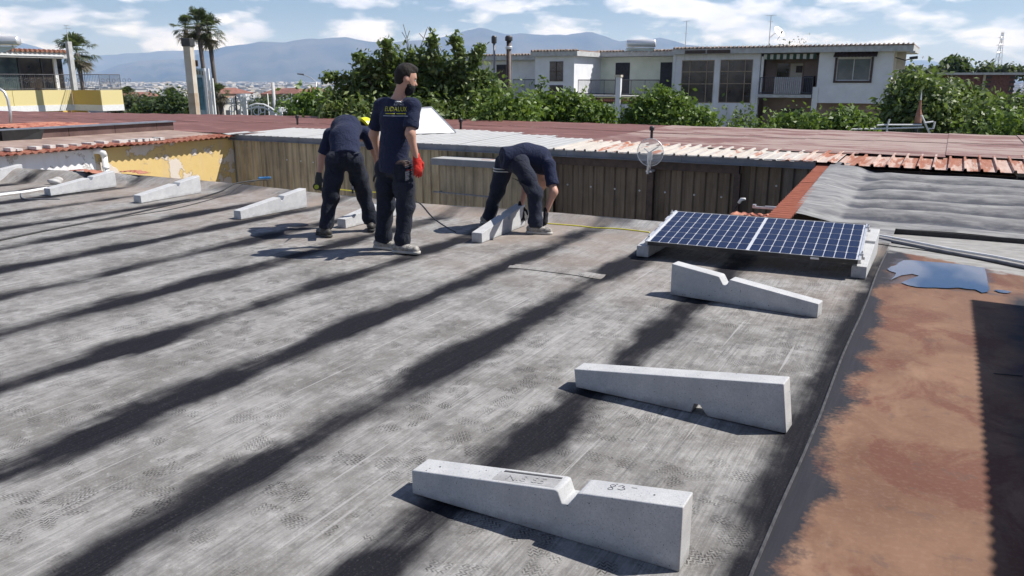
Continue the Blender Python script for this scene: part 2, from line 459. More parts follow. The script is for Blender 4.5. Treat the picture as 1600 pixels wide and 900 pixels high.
M_greyplastic = two('grey_conduit', (.12, .12, .13), (.20, .20, .21), 12, .5)
M_blueplastic = two('blue_fitting', (.015, .09, .22), (.03, .14, .30), 12, .4)
M_tape = two('yellow_tape', (.62, .55, .02), (.75, .68, .05), 12, .5)
M_terra = two('terracotta_tile', (.24, .09, .055), (.45, .21, .135), 7, .85, bump=.2)
M_terra_old = two('lichen_tile', (.20, .14, .10), (.50, .42, .30), 4, .9, bump=.2)
M_terra_dark = two('dark_roof_tile', (.09, .07, .06), (.27, .22, .18), 5, .9, bump=.2)
M_stoneend = two('pale_tile_mortar', (.36, .34, .32), (.62, .60, .57), 6, .9)

def m_yellow(name, a, b, peel, white=(.62, .55, .47), thr=.52, sc=1.3):
    t = NT(name)
    f = t.noise(sc, 7, .62); g = t.noise(9, 5, .6); s = t.noise(1.0, 4, .6, t.map(scale=(6, 6, .7)))
    col = t.mix(g, a, b)
    if peel:
        col = t.mix(t.mr(f, thr, thr + .015), col, white)
        col = t.mix(t.mr(s, .5, .8, 0., .4), col, (.45, .38, .30))
        edge = t.math('SUBTRACT', 1., t.mr(t.math('ABSOLUTE', t.math('SUBTRACT', f, thr)), 0., .012))
        col = t.mix(t.math('MULTIPLY', edge, .5), col, (.20, .16, .12))
        t.bump(t.math('ADD', t.mr(f, thr, thr + .02), t.math('MULTIPLY', g, .3)), .6, .01)
    return t.fin(col, .88, 0, .3)
M_peel = m_yellow('peeling_yellow_plaster', (.58, .41, .15), (.66, .49, .22), True, thr=.535)
M_peelwhite = m_yellow('flaking_white_plaster', (.50, .48, .45), (.70, .69, .67), True, (.74, .74, .74), .42, 2.2)
M_yellow = m_yellow('yellow_plaster', (.60, .42, .10), (.68, .50, .16), False)
M_yellowlit = m_yellow('pale_sunlit_yellow', (.62, .53, .25), (.68, .58, .30), False)  # paler copy of the yellow plaster with sunlight put into the colour
M_plaster = two('white_plaster', (.66, .67, .69), (.76, .77, .79), 1.6, .9, bump=.1, lo=.3, hi=.7)
def m_stained():
    t = NT('stained_white_plaster')
    f = t.noise(.8, 6, .6); s = t.noise(1.0, 5, .65, t.map(scale=(3.5, 3.5, .35)))
    col = t.mix(t.mr(f, .35, .7), (.72, .73, .76), (.56, .57, .60))
    col = t.mix(t.mr(s, .55, .75, 0., .6), col, (.20, .20, .215))
    return t.fin(col, .9, 0, .3)
M_stain = m_stained()
M_green_plaster = two('pale_green_plaster', (.62, .67, .56), (.72, .76, .66), 1.2, .9)
M_pink = two('brown_pink_plaster', (.27, .20, .175), (.36, .275, .245), 1.3, .9)
M_cream = two('cream_plaster', (.46, .42, .34), (.58, .53, .44), 2, .9)
M_brick = two('dark_brick', (.10, .045, .04), (.19, .09, .08), 5, .9)
M_slab = two('concrete_slab', (.38, .38, .37), (.52, .52, .51), 4, .9)
M_glass_d = two('dark_window_glass', (.012, .013, .015), (.055, .045, .038), 1.2, .08, lo=.4, hi=.6)
M_glass_b = two('sky_window_glass', (.03, .05, .06), (.09, .12, .12), 1.0, .06)
M_frame_w = two('white_window_frame', (.5, .5, .5), (.62, .62, .62), 9, .6)
M_frame_t = two('tan_window_frame', (.22, .16, .11), (.34, .27, .20), 9, .6)
M_shutter = two('dark_blue_shutter', (.012, .013, .022), (.028, .028, .04), 6, .7)
M_rail = two('painted_railing', (.05, .05, .055), (.10, .10, .11), 9, .6)
M_raillight = two('grey_railing', (.30, .30, .31), (.40, .40, .42), 9, .6)
M_awn_g = two('green_awning', (.02, .05, .035), (.04, .08, .05), 9, .8)
M_awn_w = two('white_awning', (.45, .47, .45), (.55, .56, .54), 9, .8)
M_bark = two('grey_bark', (.09, .075, .06), (.20, .17, .14), 9, .95, bump=.4)
M_palmbark = two('palm_bark', (.08, .065, .055), (.17, .14, .12), 14, .95, bump=.5)
M_parapet = two('brown_sheet_cladding', (.075, .040, .035), (.135, .08, .07), 2.5, .75)
M_brownroof = two('brown_felt_roof', (.22, .15, .12), (.36, .27, .225), 2.5, .85)
M_blackcloth = two('black_cloth_sheet', (.006, .006, .007), (.014, .013, .013), 8, .9)

def m_leaf(name, a, b, c, trans=.35):
    t = NT(name)
    g = t.n('ShaderNodeNewGeometry')
    r = g.outputs['Random Per Island']
    m = t.n('ShaderNodeValToRGB'); e = m.color_ramp.elements
    e[0].position = 0; e[0].color = (*a, 1); e[1].position = 1; e[1].color = (*c, 1)
    k = e.new(.55); k.color = (*b, 1)
    t.set(m.inputs[0], r)
    f = t.noise(.9, 3, .5)
    col = t.mix(t.mr(f, .35, .7, 0., .35), m.outputs[0], a)
    t.fin(col, .5, 0, .4)
    tr = t.n('ShaderNodeBsdfTranslucent')
    t.set(tr.inputs['Color'], t.mix(.5, col, (.18, .26, .03)))
    ms = t.n('ShaderNodeMixShader'); ms.inputs[0].default_value = trans
    t.t.links.new(t.p.outputs[0], ms.inputs[1]); t.t.links.new(tr.outputs[0], ms.inputs[2])
    t.t.links.new(ms.outputs[0], t.out.inputs[0])
    return t.m
M_leaf = m_leaf('fig_leaves', (.045, .080, .020), (.13, .185, .048), (.29, .35, .14))
M_leaf_bright = m_leaf('bright_leaves', (.055, .105, .016), (.12, .20, .032), (.24, .33, .08))
M_leaf_dark = m_leaf('dark_leaves', (.020, .040, .016), (.05, .085, .03), (.11, .15, .06))
M_leaf_olive = m_leaf('olive_leaves', (.05, .065, .04), (.10, .12, .075), (.16, .18, .12))
M_palm = m_leaf('palm_fronds', (.022, .034, .016), (.06, .078, .035), (.17, .17, .10))
M_palmdead = m_leaf('dry_fronds', (.07, .055, .035), (.14, .115, .075), (.24, .20, .14))

# ================================================================== 1. OUR ROOF
SEAMS = [-0.41, -1.57, -2.47, -3.42, -4.42, -5.41, -6.36, -7.28, -8.24, -9.32, -10.40, -11.33, -12.3, -13.25, -14.2]
ROT = -AZ
def lip_u(wc):                              # where the far edge runs (wavers a little)
    return float(np.interp(wc, [-15, -14, -12, -9.8, -7.6, -6.1, -4.4, -2.8, -1.7, -.4], [7.5, 7.75, 8.4, 8.78, 8.62, 8.50, 8.68, 8.72, 9.0, 9.1]))
def lip_h(wc):
    return float(np.interp(wc, [-15, -14, -12, -9.8, -7.6, -4, -2.4, -1.8, -.4], [.22, .20, .15, .08, .07, .07, .06, .02, 0]))
flat_roof = thing('flat_roof', 'grey bitumen felt roof with dark dirt lines on which the three workers stand', 'roof', (0, 0, 0), ROT, kind='structure')
def zroof(wc, u):
    d = min(abs(wc - s) for s in SEAMS)
    z = -.010 * math.exp(-(d / .16) ** 2) if wc < -.6 else 0
    L = lip_u(wc)
    t = (u - (L - .42)) / .42
    if t > 0: z += lip_h(wc) * (t * t * (3 - 2 * t)) if t < 1 else lip_h(wc)
    return z + .004 * math.sin(wc * 1.3 + u * .7) * math.sin(u * 1.1)
for i in range(len(SEAMS) - 1):
    r_, l_ = SEAMS[i], SEAMS[i + 1]
    xs = [l_ - .045 + (r_ - l_ + .045) * k / 14 for k in range(15)]
    us = [-4 + 1.0 * k for k in range(9)] + [4.5 + .25 * k for k in range(12)]
    m = MB(); n = 15
    rows = []
    for q in range(40):
        rows.append(q)
    vs = []; fs = []
    for k in range(40):
        for x in xs:
            L = lip_u(x)
            u = (-4 + (L - .5 + 4) * k / 27) if k <= 27 else (L - .5 + .5 * (k - 27) / 12)
            lap = .0045 * max(0, 1 - (x - xs[0]) / .10)           # this roll laps over the next one
            vs.append((x, u, zroof(x, u) + lap))
    for k in range(39):
        for j in range(14): fs.append((k * 15 + j, k * 15 + j + 1, (k + 1) * 15 + j + 1, (k + 1) * 15 + j))
    m.add(vs, fs)
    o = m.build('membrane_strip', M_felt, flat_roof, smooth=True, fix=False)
    a = o.data.attributes.new('seam_distance', 'FLOAT', 'POINT')
    a.data.foreach_set('value', [min(abs(v[0] - s) for s in SEAMS[1 if i else 0:]) if i else min(abs(v[0] - s) * (1.0) for s in SEAMS) for v in vs])
# parapet face and slab under the felt
m = MB()
for a_, b_ in zip([-15 + .5 * k for k in range(29)], [-14.5 + .5 * k for k in range(29)]):
    ua, ub = lip_u(a_), lip_u(b_); za, zb = lip_h(a_), lip_h(b_)
    m.quad((a_, ua, za), (b_, ub, zb), (b_, ub - .01, -3.9), (a_, ua - .01, -3.9))
m.build('parapet_wall', M_slab, flat_roof)
# lifted felt lap with a fold crossing one roll
m = MB(); m.sheet([-3.36 + .06 * k for k in range(16)], [6.11, 6.15, 6.19, 6.23, 6.27], lambda x, y: zroof(x, y + .02) + .006 + .014 * math.exp(-((y - 6.19 - .08 * (x + 2.9)) / .025) ** 2))
o = m.build('felt_fold', M_felt, flat_roof, smooth=True)
a = o.data.attributes.new('seam_distance', 'FLOAT', 'POINT'); a.data.foreach_set('value', [.5] * len(o.data.vertices))
# gutter strip
m = MB(); xs = [-.44 + .12 * k for k in range(24)]; us = [-4 + .35 * k for k in range(40)]
m.sheet(xs, [u for u in us if u < 9.5] + [9.58], lambda x, u: -.003 + (.0 if x > -.43 else .0) + .004 * math.sin(x * 3 + u) * math.sin(u * 1.7) - .004 * (1 if x < -.40 else 0))
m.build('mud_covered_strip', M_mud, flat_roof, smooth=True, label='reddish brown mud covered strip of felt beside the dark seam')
# raised seam between felt and mud strip
m = MB(); m.tube([(-.41 + .006 * math.sin(k * 1.3), -4 + .5 * k, .001) for k in range(26)], .007, 6)
m.build('seam_bead', two('seam_bitumen', (.02, .02, .024), (.07, .07, .075), 20, .7), flat_roof)
# torn red sheet ends under the far corner of the felt
for (wc, u, ln) in ((-12.95, 8.14, .9), (-12.0, 8.44, .6)):
    m = MB(); m.sheet([wc + ln * k / 12 for k in range(13)], [u, u + .1, u + .2], lambda x, y: .155 + .012 * math.sin(x * 50) + .03 * math.sin((x - wc) / ln * 3.14))
    m.build('red_tile_scrap', M_red_edge, flat_roof, smooth=True)

# second roof: raised corrugated surface under felt, right back
wavy = thing('wavy_felt_roof', 'grey wavy felt roof with a red corrugated edge behind the solar panel', 'roof', (0, 0, 0), ROT, kind='structure')
RID = [9.86, 10.40, 10.95, 11.52, 12.08, 12.64]
def zw(x, u):
    base = .030 + .082 * (u - 9.55)
    b = sum(math.exp(-(abs(u - (r_ - .25)) / .15) ** 1.5) for r_ in RID)
    h = .105 * b * min(1, max(0, (x + 1.40) / .7)) ** 1.5 * min(1, max(0, (u - 9.56) / .22))
    base += .06 * math.exp(-((x + 1.12) / .22) ** 2) * (.5 + .5 * math.sin(u * 3.1)) + (.105 if x < -1.42 else .105 * max(0, 1 - (x + 1.42) / .42)) * (0 if x < -1.53 else 1)
    return base + h + .006 * math.sin(x * 5 + u * 2) + .01 * math.sin(x * 1.7) * math.sin(u * 3)
xs = [-1.56, -1.53, -1.52] + [-1.5 + .06 * k for k in range(76)]; us = [9.60 + .06 * k for k in range(59)]
m = MB(); m.sheet(xs, us, zw)
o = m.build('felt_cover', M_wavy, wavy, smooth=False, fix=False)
o.data.polygons.foreach_set('use_smooth', [True] * len(o.data.polygons))
m = MB(); m.box(-1.5, 3, 9.575, 9.598, -.02, .048); m.build('edge_line', M_blackplastic, wavy)  # black strip standing in for the shadowed recess under the felt edge
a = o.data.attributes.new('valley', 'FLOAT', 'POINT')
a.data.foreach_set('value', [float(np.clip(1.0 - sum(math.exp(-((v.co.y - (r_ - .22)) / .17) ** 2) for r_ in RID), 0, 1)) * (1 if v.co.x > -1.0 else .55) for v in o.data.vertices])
# felt apron between flat roof and wavy roof left of the gutter
m = MB(); m.sheet([-2.2 + .1 * k for k in range(19)], [8.9 + .08 * k for k in range(10)], lambda x, u: .0 + .075 * (u - 8.9) + (-.012 if u < 8.95 else 0) + .004 * math.sin(x * 9))
o = m.build('felt_apron', M_wavy, wavy, smooth=True, fix=False)
a = o.data.attributes.new('valley', 'FLOAT', 'POINT'); a.data.foreach_set('value', [.3] * len(o.data.vertices))
# red corrugated edge, sheet by sheet
def zedge(u): return .10 + .063 * (u - 9.2)
for k in range(5):
    u0 = 9.05 + k * .80
    m = MB(); us = [u0 + .84 * j / 40 for j in range(41)]
    m.sheet([-1.72, -1.62, -1.52, -1.46], us, lambda x, u: zedge(u) + .020 * math.sin(u * 2 * math.pi / .11) + .003 * k + .02)
    m.build('edge_sheet', M_ribs, wavy, smooth=True, fix=False)
m = MB(); m.box(-1.66, -1.60, 9.1, 12.9, -.9, .07); m.build('edge_wall', M_brownsteel, wavy)
# puddle
pts = [(1391, 438), (1398, 432), (1404, 430), (1400, 427), (1390, 424), (1386, 421), (1392, 417), (1400, 415), (1404, 411), (1412, 407), (1424, 407), (1445, 409), (1475, 411), (1505, 414), (1530, 418), (1538, 419),
       (1541, 428), (1543, 440), (1546, 452), (1543, 457), (1534, 458), (1524, 453), (1510, 452), (1498, 450), (1480, 451), (1462, 450), (1448, 450), (1432, 449), (1418, 446), (1408, 442), (1399, 440), (1412, 436), (1424, 432), (1434, 430), (1430, 428), (1419, 429), (1408, 431)]
water = NT('puddle_water'); water.bump(water.noise(7, 2, .5), .02, .002)
M_water = water.fin((.02, .04, .09), .03, 0, .55)
outer = pts[0:2] + pts[3:30]
m = MB(); poly = [uw_of(at(*p)) for p in outer]
poly = poly + [uw_of(at(1420, 437)), uw_of(at(1436, 431.5)), uw_of(at(1425, 428.5)), uw_of(at(1408, 431))]
m.add([(a_, b_, .004) for a_, b_ in poly], [tuple(range(len(poly)))])
me = m.mesh('puddle', M_water, fix=False)
bm = bmesh.new(); bm.from_mesh(me); bmesh.ops.triangulate(bm, faces=bm.faces); bmesh.ops.recalc_face_normals(bm, faces=bm.faces)
if bm.faces[0].normal.z < 0: bmesh.ops.reverse_faces(bm, faces=bm.faces)
bm.to_mesh(me); bm.free()
o = part('puddle', me, None); o.rotation_euler = (0, 0, ROT); tag(o, kind='structure')
m = MB(); c0 = uw_of(at(1567, 456)); m.add([(c0[0] + .055 * math.cos(t_) * (1 + .2 * math.sin(3 * t_)), c0[1] + .05 * math.sin(t_), .004) for t_ in [k * .4 for k in range(16)]], [tuple(range(16))])
o = m.build('puddle', M_water, None, fix=False); o.rotation_euler = (0, 0, ROT); tag(o, kind='structure')

# building whose corrugated eave shades the mud strip (outside the frame)
shed = thing('lean_to_building', 'low plastered building with corrugated eave beside the mud strip', 'building', UW(2.3, 2, 0), ROT)
m = MB((2.3, 2, 0)); m.box(2.25, 5.0, -4, 7.6, -3.9, 2.25); m.build('wall', M_brownsteel, shed)
m = MB((2.3, 2, 0)); ew = .31 + .69 * 2.3
m.sheet([ew, 3.5, 5.3], [-4 + .0150 * k for k in range(800)], lambda x, u: 2.3 + .12 * (x - ew) + .010 * math.sin(u * 2 * math.pi / .09) + .012 * math.sin(u * .9))
m.build('roof', M_greyplastic, shed, fix=False)

# ================================================================== 2. BALLAST BLOCKS
def block_profile():
    L = 1.12; h0, h1 = .105, .25
    h = lambda t: h0 + (h1 - h0) * t
    return L, [(0, 0), (L, 0), (L, h1), (.67 * L, h(.67)), (.655 * L, h(.64)), (.625 * L, h(.62) - .052), (.60 * L, h(.60) - .052), (.585 * L, h(.585) - .004), (.575 * L, h(.575)), (0, h0)]
def block_mesh(flip=False):
    L, pr = block_profile()
    if flip:
        a = math.atan2(.145, L); ca, sa = math.cos(a), math.sin(a)
        q = [(x, -(z - .105)) for x, z in pr]                      # sloping face becomes the base line
        q = [(x * ca - z * sa, x * sa + z * ca) for x, z in q]
        pr = q
    m = MB(); m.prism(pr, 1, -.06, .06)
    bm = bmesh.new(); me = bpy.data.meshes.new('ballast_block')
    me.from_pydata(m.v, [], m.f); bm.from_mesh(me)
    es = [e for e in bm.edges if e.calc_face_angle(0) > .25]
    bmesh.ops.bevel(bm, geom=es, offset=.006 if flip else .011, segments=3, affect='EDGES', profile=.5, clamp_overlap=True)
    bmesh.ops.recalc_face_normals(bm, faces=bm.faces)
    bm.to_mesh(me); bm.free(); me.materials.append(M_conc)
    me.polygons.foreach_set('use_smooth', [p.area < .002 for p in me.polygons])
    return me
BLK = block_mesh(); BLKF = block_mesh(True)
def place_block(A, B, side, label, me=BLK, z=0.0, name='ballast_block', group='concrete ballast blocks on the roof'):
    # A small end, B tall end of the visible base edge; side = which side the body lies on
    A = Vector(A); B = Vector(B); d = (B - A).normalized(); nrm = Vector((-d.y, d.x, 0)) * side
    c = (A + B) / 2 + nrm * .06 - d * .56
    o = bpy.data.objects.new(name, me); C.objects.link(o)
    o.location = (c.x, c.y, z + .001); o.rotation_euler = (0, 0, math.atan2(d.y, d.x))
    tag(o, label, 'concrete block', group)
    return o
near_blk = place_block(at(645, 772), at(1060, 895), 1, 'nearest concrete wedge block with handwritten 83 and raised numerals on top')
mid_blk = place_block(at(902, 606), at(1222, 677), 1, 'upturned concrete wedge block lying with its notch facing down', BLKF)
far_blk = place_block(at(1273, 497), at(1050, 461), -1, 'concrete wedge block in front of the solar panel, tall end at left')
held_blk = place_block(at(751, 381), at(822, 352), 1, 'concrete wedge block gripped by the worker bending down at right')
b5 = place_block(at(541, 357), at(541, 357) + Vector((.51, .98, 0)), 1, 'concrete wedge block between the legs of the helmeted worker')
b6 = place_block(at(384, 342), at(474, 325), 1, 'concrete wedge block nearest left of the helmeted worker')
b7 = place_block(at(218, 318), at(316, 301), 1, 'concrete wedge block between the black hose and the white drainpipe block')
b8 = place_block(at(80, 306), at(181, 292), 1, 'concrete wedge block touching the end of the white pipe')
b9 = place_block(at(-62, 292), at(36, 280), 1, 'leftmost concrete wedge block, cut by the left picture edge')
for o, wdt in ((b7, 1), (b8, 1)): o.scale = (1, 1.15, 1)

def text_mesh(txt, size, extrude=.0, res=2):
    cu = bpy.data.curves.new('lettering', 'FONT'); cu.body = txt; cu.size = size; cu.extrude = extrude
    cu.align_x = 'CENTER'; cu.align_y = 'CENTER'; cu.resolution_u = res
    ob = bpy.data.objects.new('lettering_source', cu); C.objects.link(ob)
    dg = bpy.context.evaluated_depsgraph_get(); dg.update()
    me = bpy.data.meshes.new_from_object(ob.evaluated_get(dg))
    bpy.data.objects.remove(ob); bpy.data.curves.remove(cu)
    return me
# markings on the near block's top face
SL = math.atan2(.145, 1.12)
def topz(x): return .105 + .145 * x / 1.12
M_ink = two('blue_black_ink', (.02, .02, .03), (.04, .04, .06), 20, .6)
def on_top(pts, r, name, mat, parent):
    m = MB(); m.tube([(x, y, topz(x) + .0006) for x, y in pts], r, 5); return m.build(name, mat, parent)
g = lambda cx, cy, s, P: [(cx + s * p[0], cy + s * p[1]) for p in P]
eight = [(.5 * math.sin(2 * t_) * .9, math.cos(t_) * .9) for t_ in [2 * math.pi * k / 24 for k in range(25)]]
on_top(g(.835, .016, .022, [(a_, b_) for a_, b_ in eight]), .0011, 'handwritten_number', M_ink, near_blk)
three = [(-.8, .45), (-.2, .9), (.35, .55), (.0, .12), (.5, .0), (.75, -.4), (.2, -.85), (-.6, -.6)]
on_top(g(.872, .020, .020, three), .0011, 'handwritten_number', M_ink, near_blk)
on_top([(.905, .03), (.925, .032)], .0011, 'handwritten_number', M_ink, near_blk)
me = text_mesh('N.8 85', .062, .0015); me.materials.append(M_conc)
o = part('raised_numeral', me, near_blk, (.50, -.012, topz(.50) + .0012), (0, -SL, 0))
m = MB(); m.box(-.125, .125, -.006, .006, -.001, .0016); o = m.build('recess_line', two('slot_shade', (.05, .05, .055), (.09, .09, .1), 9, .9), near_blk)  # dark bar painted as the shade inside a moulded slot
o.location = (.505, .034, topz(.505) + .0002); o.rotation_euler = (0, -SL, 0)
m = MB(); m.box(-.135, .135, -.036, .030, -.003, .0008); o = m.build('number_plate', M_conc, near_blk, bevel=.0006)
o.location = (.50, -.008, topz(.50)); o.rotation_euler = (0, -SL, 0)
for x in (1.0, .10):
    m = MB(); m.lathe([(.004, -.002), (.004, .0005)], n=8); o = m.build('pin_hole', M_blackplastic, near_blk); o.location = (x, .0, topz(x) + .0004)

# ================================================================== 3. SOLAR PANEL
sup_l = place_block(UW(-2.38, 7.10), UW(-2.38, 8.22), 1, 'concrete support block under the left end of the solar panel')
sup_r = place_block(UW(-.48, 7.17), UW(-.48, 8.29), 1, 'concrete support block under the right end of the solar panel')
TILT = SL
pz = .135
pan = thing('solar_panel', 'blue solar panel with silver side frames resting on two concrete blocks', 'solar panel', at(1008, 382, pz), -R(26.0))
PW, PD = 1.87, 1.07
tilt = bpy.data.objects.new('frame', None)
bpy.data.objects.remove(tilt)
Tm = Matrix.Rotation(TILT, 4, 'X')
def pv(m):                                   # tilt a part's vertices about the front edge
    m.v = [tuple(Tm @ Vector(p)) for p in m.v]; return m
m = MB(); t_ = .030
m.box(.0, .022, 0, PD, 0, t_ + .006)
pv(m).build('side_frame', M_alu, pan, bevel=.002)
m = MB(); m.box(PW - .022, PW, 0, PD, 0, t_ + .006)
pv(m).build('side_frame', M_alu, pan, bevel=.002)
m = MB(); m.box(.0225, PW - .0225, -.001, .010, -.004, t_ + .002); m.box(.0225, PW - .0225, PD - .010, PD + .001, 0, t_ + .002)
pv(m).build('long_frame', M_darkmetal, pan)
m = MB(); m.box(.022, PW - .022, .008, PD - .008, t_ - .006, t_ - .001)
pv(m).build('backsheet', two('white_backsheet', (.50, .51, .53), (.56, .57, .59), 9, .35), pan)
def m_cell():
    t = NT('silicon_cell')
    f = t.noise(12, 3, .5)
    sp = t.n('ShaderNodeSeparateXYZ'); t.set(sp.inputs[0], t.obj())
    bb = t.math('FRACT', t.math('MULTIPLY', t.math('ADD', sp.outputs[1], 5.0), 34.))
    line = t.math('LESS_THAN', bb, .05)
    col = t.mix(f, (.004, .008, .034), (.008, .014, .052))
    col = t.mix(t.math('MULTIPLY', line, .35), col, (.10, .12, .18))
    return t.fin(col, .16, 0, .22)
M_cell = m_cell()
NX, NY = 20, 6
mid = .022
cw = (PW - .044 - .030 - mid) / NX; ch = (PD - .016 - .024) / NY
cm = MB(); gx = cw / 2 - .0032; gy = ch / 2 - .0040; cc = .008
cm.prism([(-gx + cc, -gy), (gx - cc, -gy), (gx, -gy + cc), (gx, gy - cc), (gx - cc, gy), (-gx + cc, gy), (-gx, gy - cc), (-gx, -gy + cc)], 2, 0, .0012)
cme = cm.mesh('solar_cell', M_cell)
for i in range(NX):
    for j in range(NY):
        x = .022 + .015 + cw * (i + .5) + (mid if i >= NX // 2 else 0); y = .008 + .012 + ch * (j + .5)
        p = Tm @ Vector((x, y, t_ - .0008))
        o = part('solar_cell', cme, pan, p, (TILT, 0, 0))
gl = NT('panel_glass')
gl.fin((.9, .93, 1), .03, 0, .5); gl.p.inputs['Transmission Weight'].default_value = 1.0; gl.p.inputs['IOR'].default_value = 1.0
for x in (-.012, PW - .012):
    for y in (.12, .93):
        m = MB(); m.box(x, x + .024, y, y + .04, .0, .052); m.box(x + (-.015 if x < 0 else .01), x + (.012 if x < 0 else .037), y + .008, y + .032, -.005, .020)
        m.tube([(x + .012, y + .02, .04), (x + .012, y + .02, .072)], .006, 6)
        pv(m).build('clamp', M_galv, pan, bevel=.002)
m = MB(); m.box(1.47, 1.54, -.004, -.0012, .006, .024); pv(m).build('rating_label', M_whiteplastic, pan)
# connector clips on the left edge
for y in (.25, .55, .78):
    m = MB(); m.box(-.03, -.002, y, y + .12, .004, .02); pv(m).build('edge_strip', M_alu, pan)

# ================================================================== 4. CABLES, PIPES, LOOSE THINGS
def ground_tube(name, label, cat, pxs, r, mat, z=None, n=8, group=None, wig=0.):
    pts = [at(*p) for p in pxs]
    # resample with Catmull-Rom
    P = [pts[0]] + pts + [pts[-1]]; out = []
    for i in range(1, len(P) - 2):
        for k in range(6):
            t = k / 6; a, b, c, d = P[i - 1], P[i], P[i + 1], P[i + 2]
            out.append(.5 * ((2 * b) + (c - a) * t + (2 * a - 5 * b + 4 * c - d) * t * t + (-a + 3 * b - 3 * c + d) * t ** 3))
    out.append(pts[-1])
    res = []
    for i_, q in enumerate(out):
        wc, u = uw_of(q); res.append((q.x + wig * math.sin(i_ * .9), q.y, (zroof(wc, u) if wc < -.41 else 0) + r * .8 + (z or 0)))
    m = MB(); o0 = res[0]; m.off = (o0[0], o0[1], 0); m.tube(res, r, n)
    o = m.build(name, mat, None, smooth=True); o.location = (o0[0], o0[1], 0)
    tag(o, label, cat, group); return o
ground_tube('hose', 'black hose running from the left edge to the blue coupling', 'hose', [(-60, 389), (0, 377), (90, 358), (200, 336), (290, 315), (350, 299), (395, 291), (420, 289)], .011, M_blackplastic)
ground_tube('hose', 'thin black cable beside the hose, bulging away near the coupling', 'hose', [(120, 352), (200, 338), (270, 327), (330, 312), (365, 300), (400, 291)], .006, M_blackplastic)
o = ground_tube('hose_coupling', 'small blue hose coupling at the far edge of the roof', 'hose coupling', [(404, 288), (412, 287.5), (424, 287)], .022, M_blueplastic)
ground_tube('pipe', 'white plastic pipe lying against a concrete block at far left', 'pipe', [(-40, 313), (0, 307), (40, 302), (74, 296)], .022, M_whiteplastic)
ground_tube('bent_rod', 'thin grey bent rod lying beside the white pipe', 'rod', [(-20, 303), (0, 302), (28, 299), (33, 301), (34, 309), (40, 311), (60, 312), (94, 312)], .010, M_greyplastic)
ground_tube('conduit', 'white conduit trailing from the solar panel to the right edge', 'conduit', [(1368, 371), (1400, 376), (1440, 384), (1490, 394), (1550, 404), (1600, 414), (1640, 421)], .014, M_whiteplastic, .012)
ground_tube('conduit', 'dark grey conduit lying just below the white one', 'conduit', [(1368, 374), (1400, 380), (1440, 388), (1490, 398), (1550, 409), (1600, 419), (1640, 427)], .016, M_greyplastic)
ground_tube('cable', 'thin black cable curving over the brown mud strip', 'cable', [(1366, 381), (1400, 386), (1440, 391), (1470, 396), (1530, 406), (1600, 420), (1640, 428)], .005, M_blackplastic)
ground_tube('cable', 'thin black wire lying diagonally behind the standing worker', 'cable', [(648, 322), (670, 334), (690, 350), (712, 363)], .006, M_blackplastic, .0)
ground_tube('measuring_tape', 'yellow measuring tape stretched towards the solar panel', 'measuring tape', [(855, 350), (880, 352), (920, 355), (960, 358), (990, 361), (1015, 364)], .007, M_tape)
ground_tube('measuring_tape', 'yellow measuring tape pulled out behind the helmeted worker', 'measuring tape', [(496, 299), (520, 306), (560, 310), (600, 313)], .007, M_tape, .03)
ground_tube('twig', 'small dark twig on the shaded strip at right', 'twig', [(1552, 584), (1575, 586), (1598, 588)], .003, M_blackplastic)
# pebble-like lump of crumpled foil
def lump(name, label, cat, p, s, mat, sq=(1, 1, .6), seed=0):
    bm = bmesh.new(); bmesh.ops.create_icosphere(bm, subdivisions=3, radius=1)
    rr = random.Random(seed)
    k = [(rr.uniform(1, 4), rr.uniform(1, 4), rr.uniform(1, 4), rr.uniform(0, 6)) for _ in range(6)]
    for v in bm.verts:
        d = 1 + .12 * sum(math.sin(a * v.co.x + b * v.co.y + c * v.co.z + e) for a, b, c, e in k) / 2
        v.co = Vector((v.co.x * sq[0], v.co.y * sq[1], v.co.z * sq[2])) * s * d
    me = bpy.data.meshes.new(name); bm.to_mesh(me); bm.free(); me.materials.append(mat)
    me.polygons.foreach_set('use_smooth', [True] * len(me.polygons))
    o = part(name, me, None, (p[0], p[1], p[2] + s * sq[2] * .8)); tag(o, label, cat); return o
lump('stone', 'pale rounded stone lying beside the second block from the left', 'stone', at(88, 288), .085, M_stoneend, (1.3, .8, .75), 3)
# mesh antenna, lever and bracket come with the shed below

# ================================================================== 5. SHEET METAL SHED ACROSS THE GAP
UWL = 13.0
def zr(u, wc): return .445 + .022 * (u - 13.0) - .0015 * (wc + 14.2)
shed = thing('metal_shed', 'long tan sheet metal shed with white and rusted ribbed roof across the gap', 'shed', UW(-8, 13, 0), ROT)
OFF = (-8, 13, 0)
def ribbed(x0, x1, pitch, h, y_or_z, top=.35, sl=.12):
    xs = []; x = x0
    while x < x1 - 1e-4:
        for f, hh in ((0, 0), (.5 - top / 2 - sl, 0), (.5 - top / 2, h), (.5 + top / 2, h), (.5 + top / 2 + sl, 0)):
            if x + f * pitch <= x1 + 1e-6: xs.append((x + f * pitch, hh))
        x += pitch
    if xs[-1][0] < x1 - 1e-6: xs.append((x1, 0))
    return xs
def wall_sheet(x0, x1, z0, z1, mat, u=13.0, tilt_=.0, pitch=.20):
    m = MB(OFF); pr = ribbed(x0, x1, pitch, .028, None)
    vs = [(x, u - h - .01, z0) for x, h in pr] + [(x, u - h - .01, z1) for x, h in pr]; n = len(pr)
    m.add(vs, [(i, i + 1, n + i + 1, n + i) for i in range(n - 1)])
    return m.build('wall_sheet', mat, shed, fix=False)
edges = [-14.2 + .8 * k for k in range(17)] + [-.6, .2]
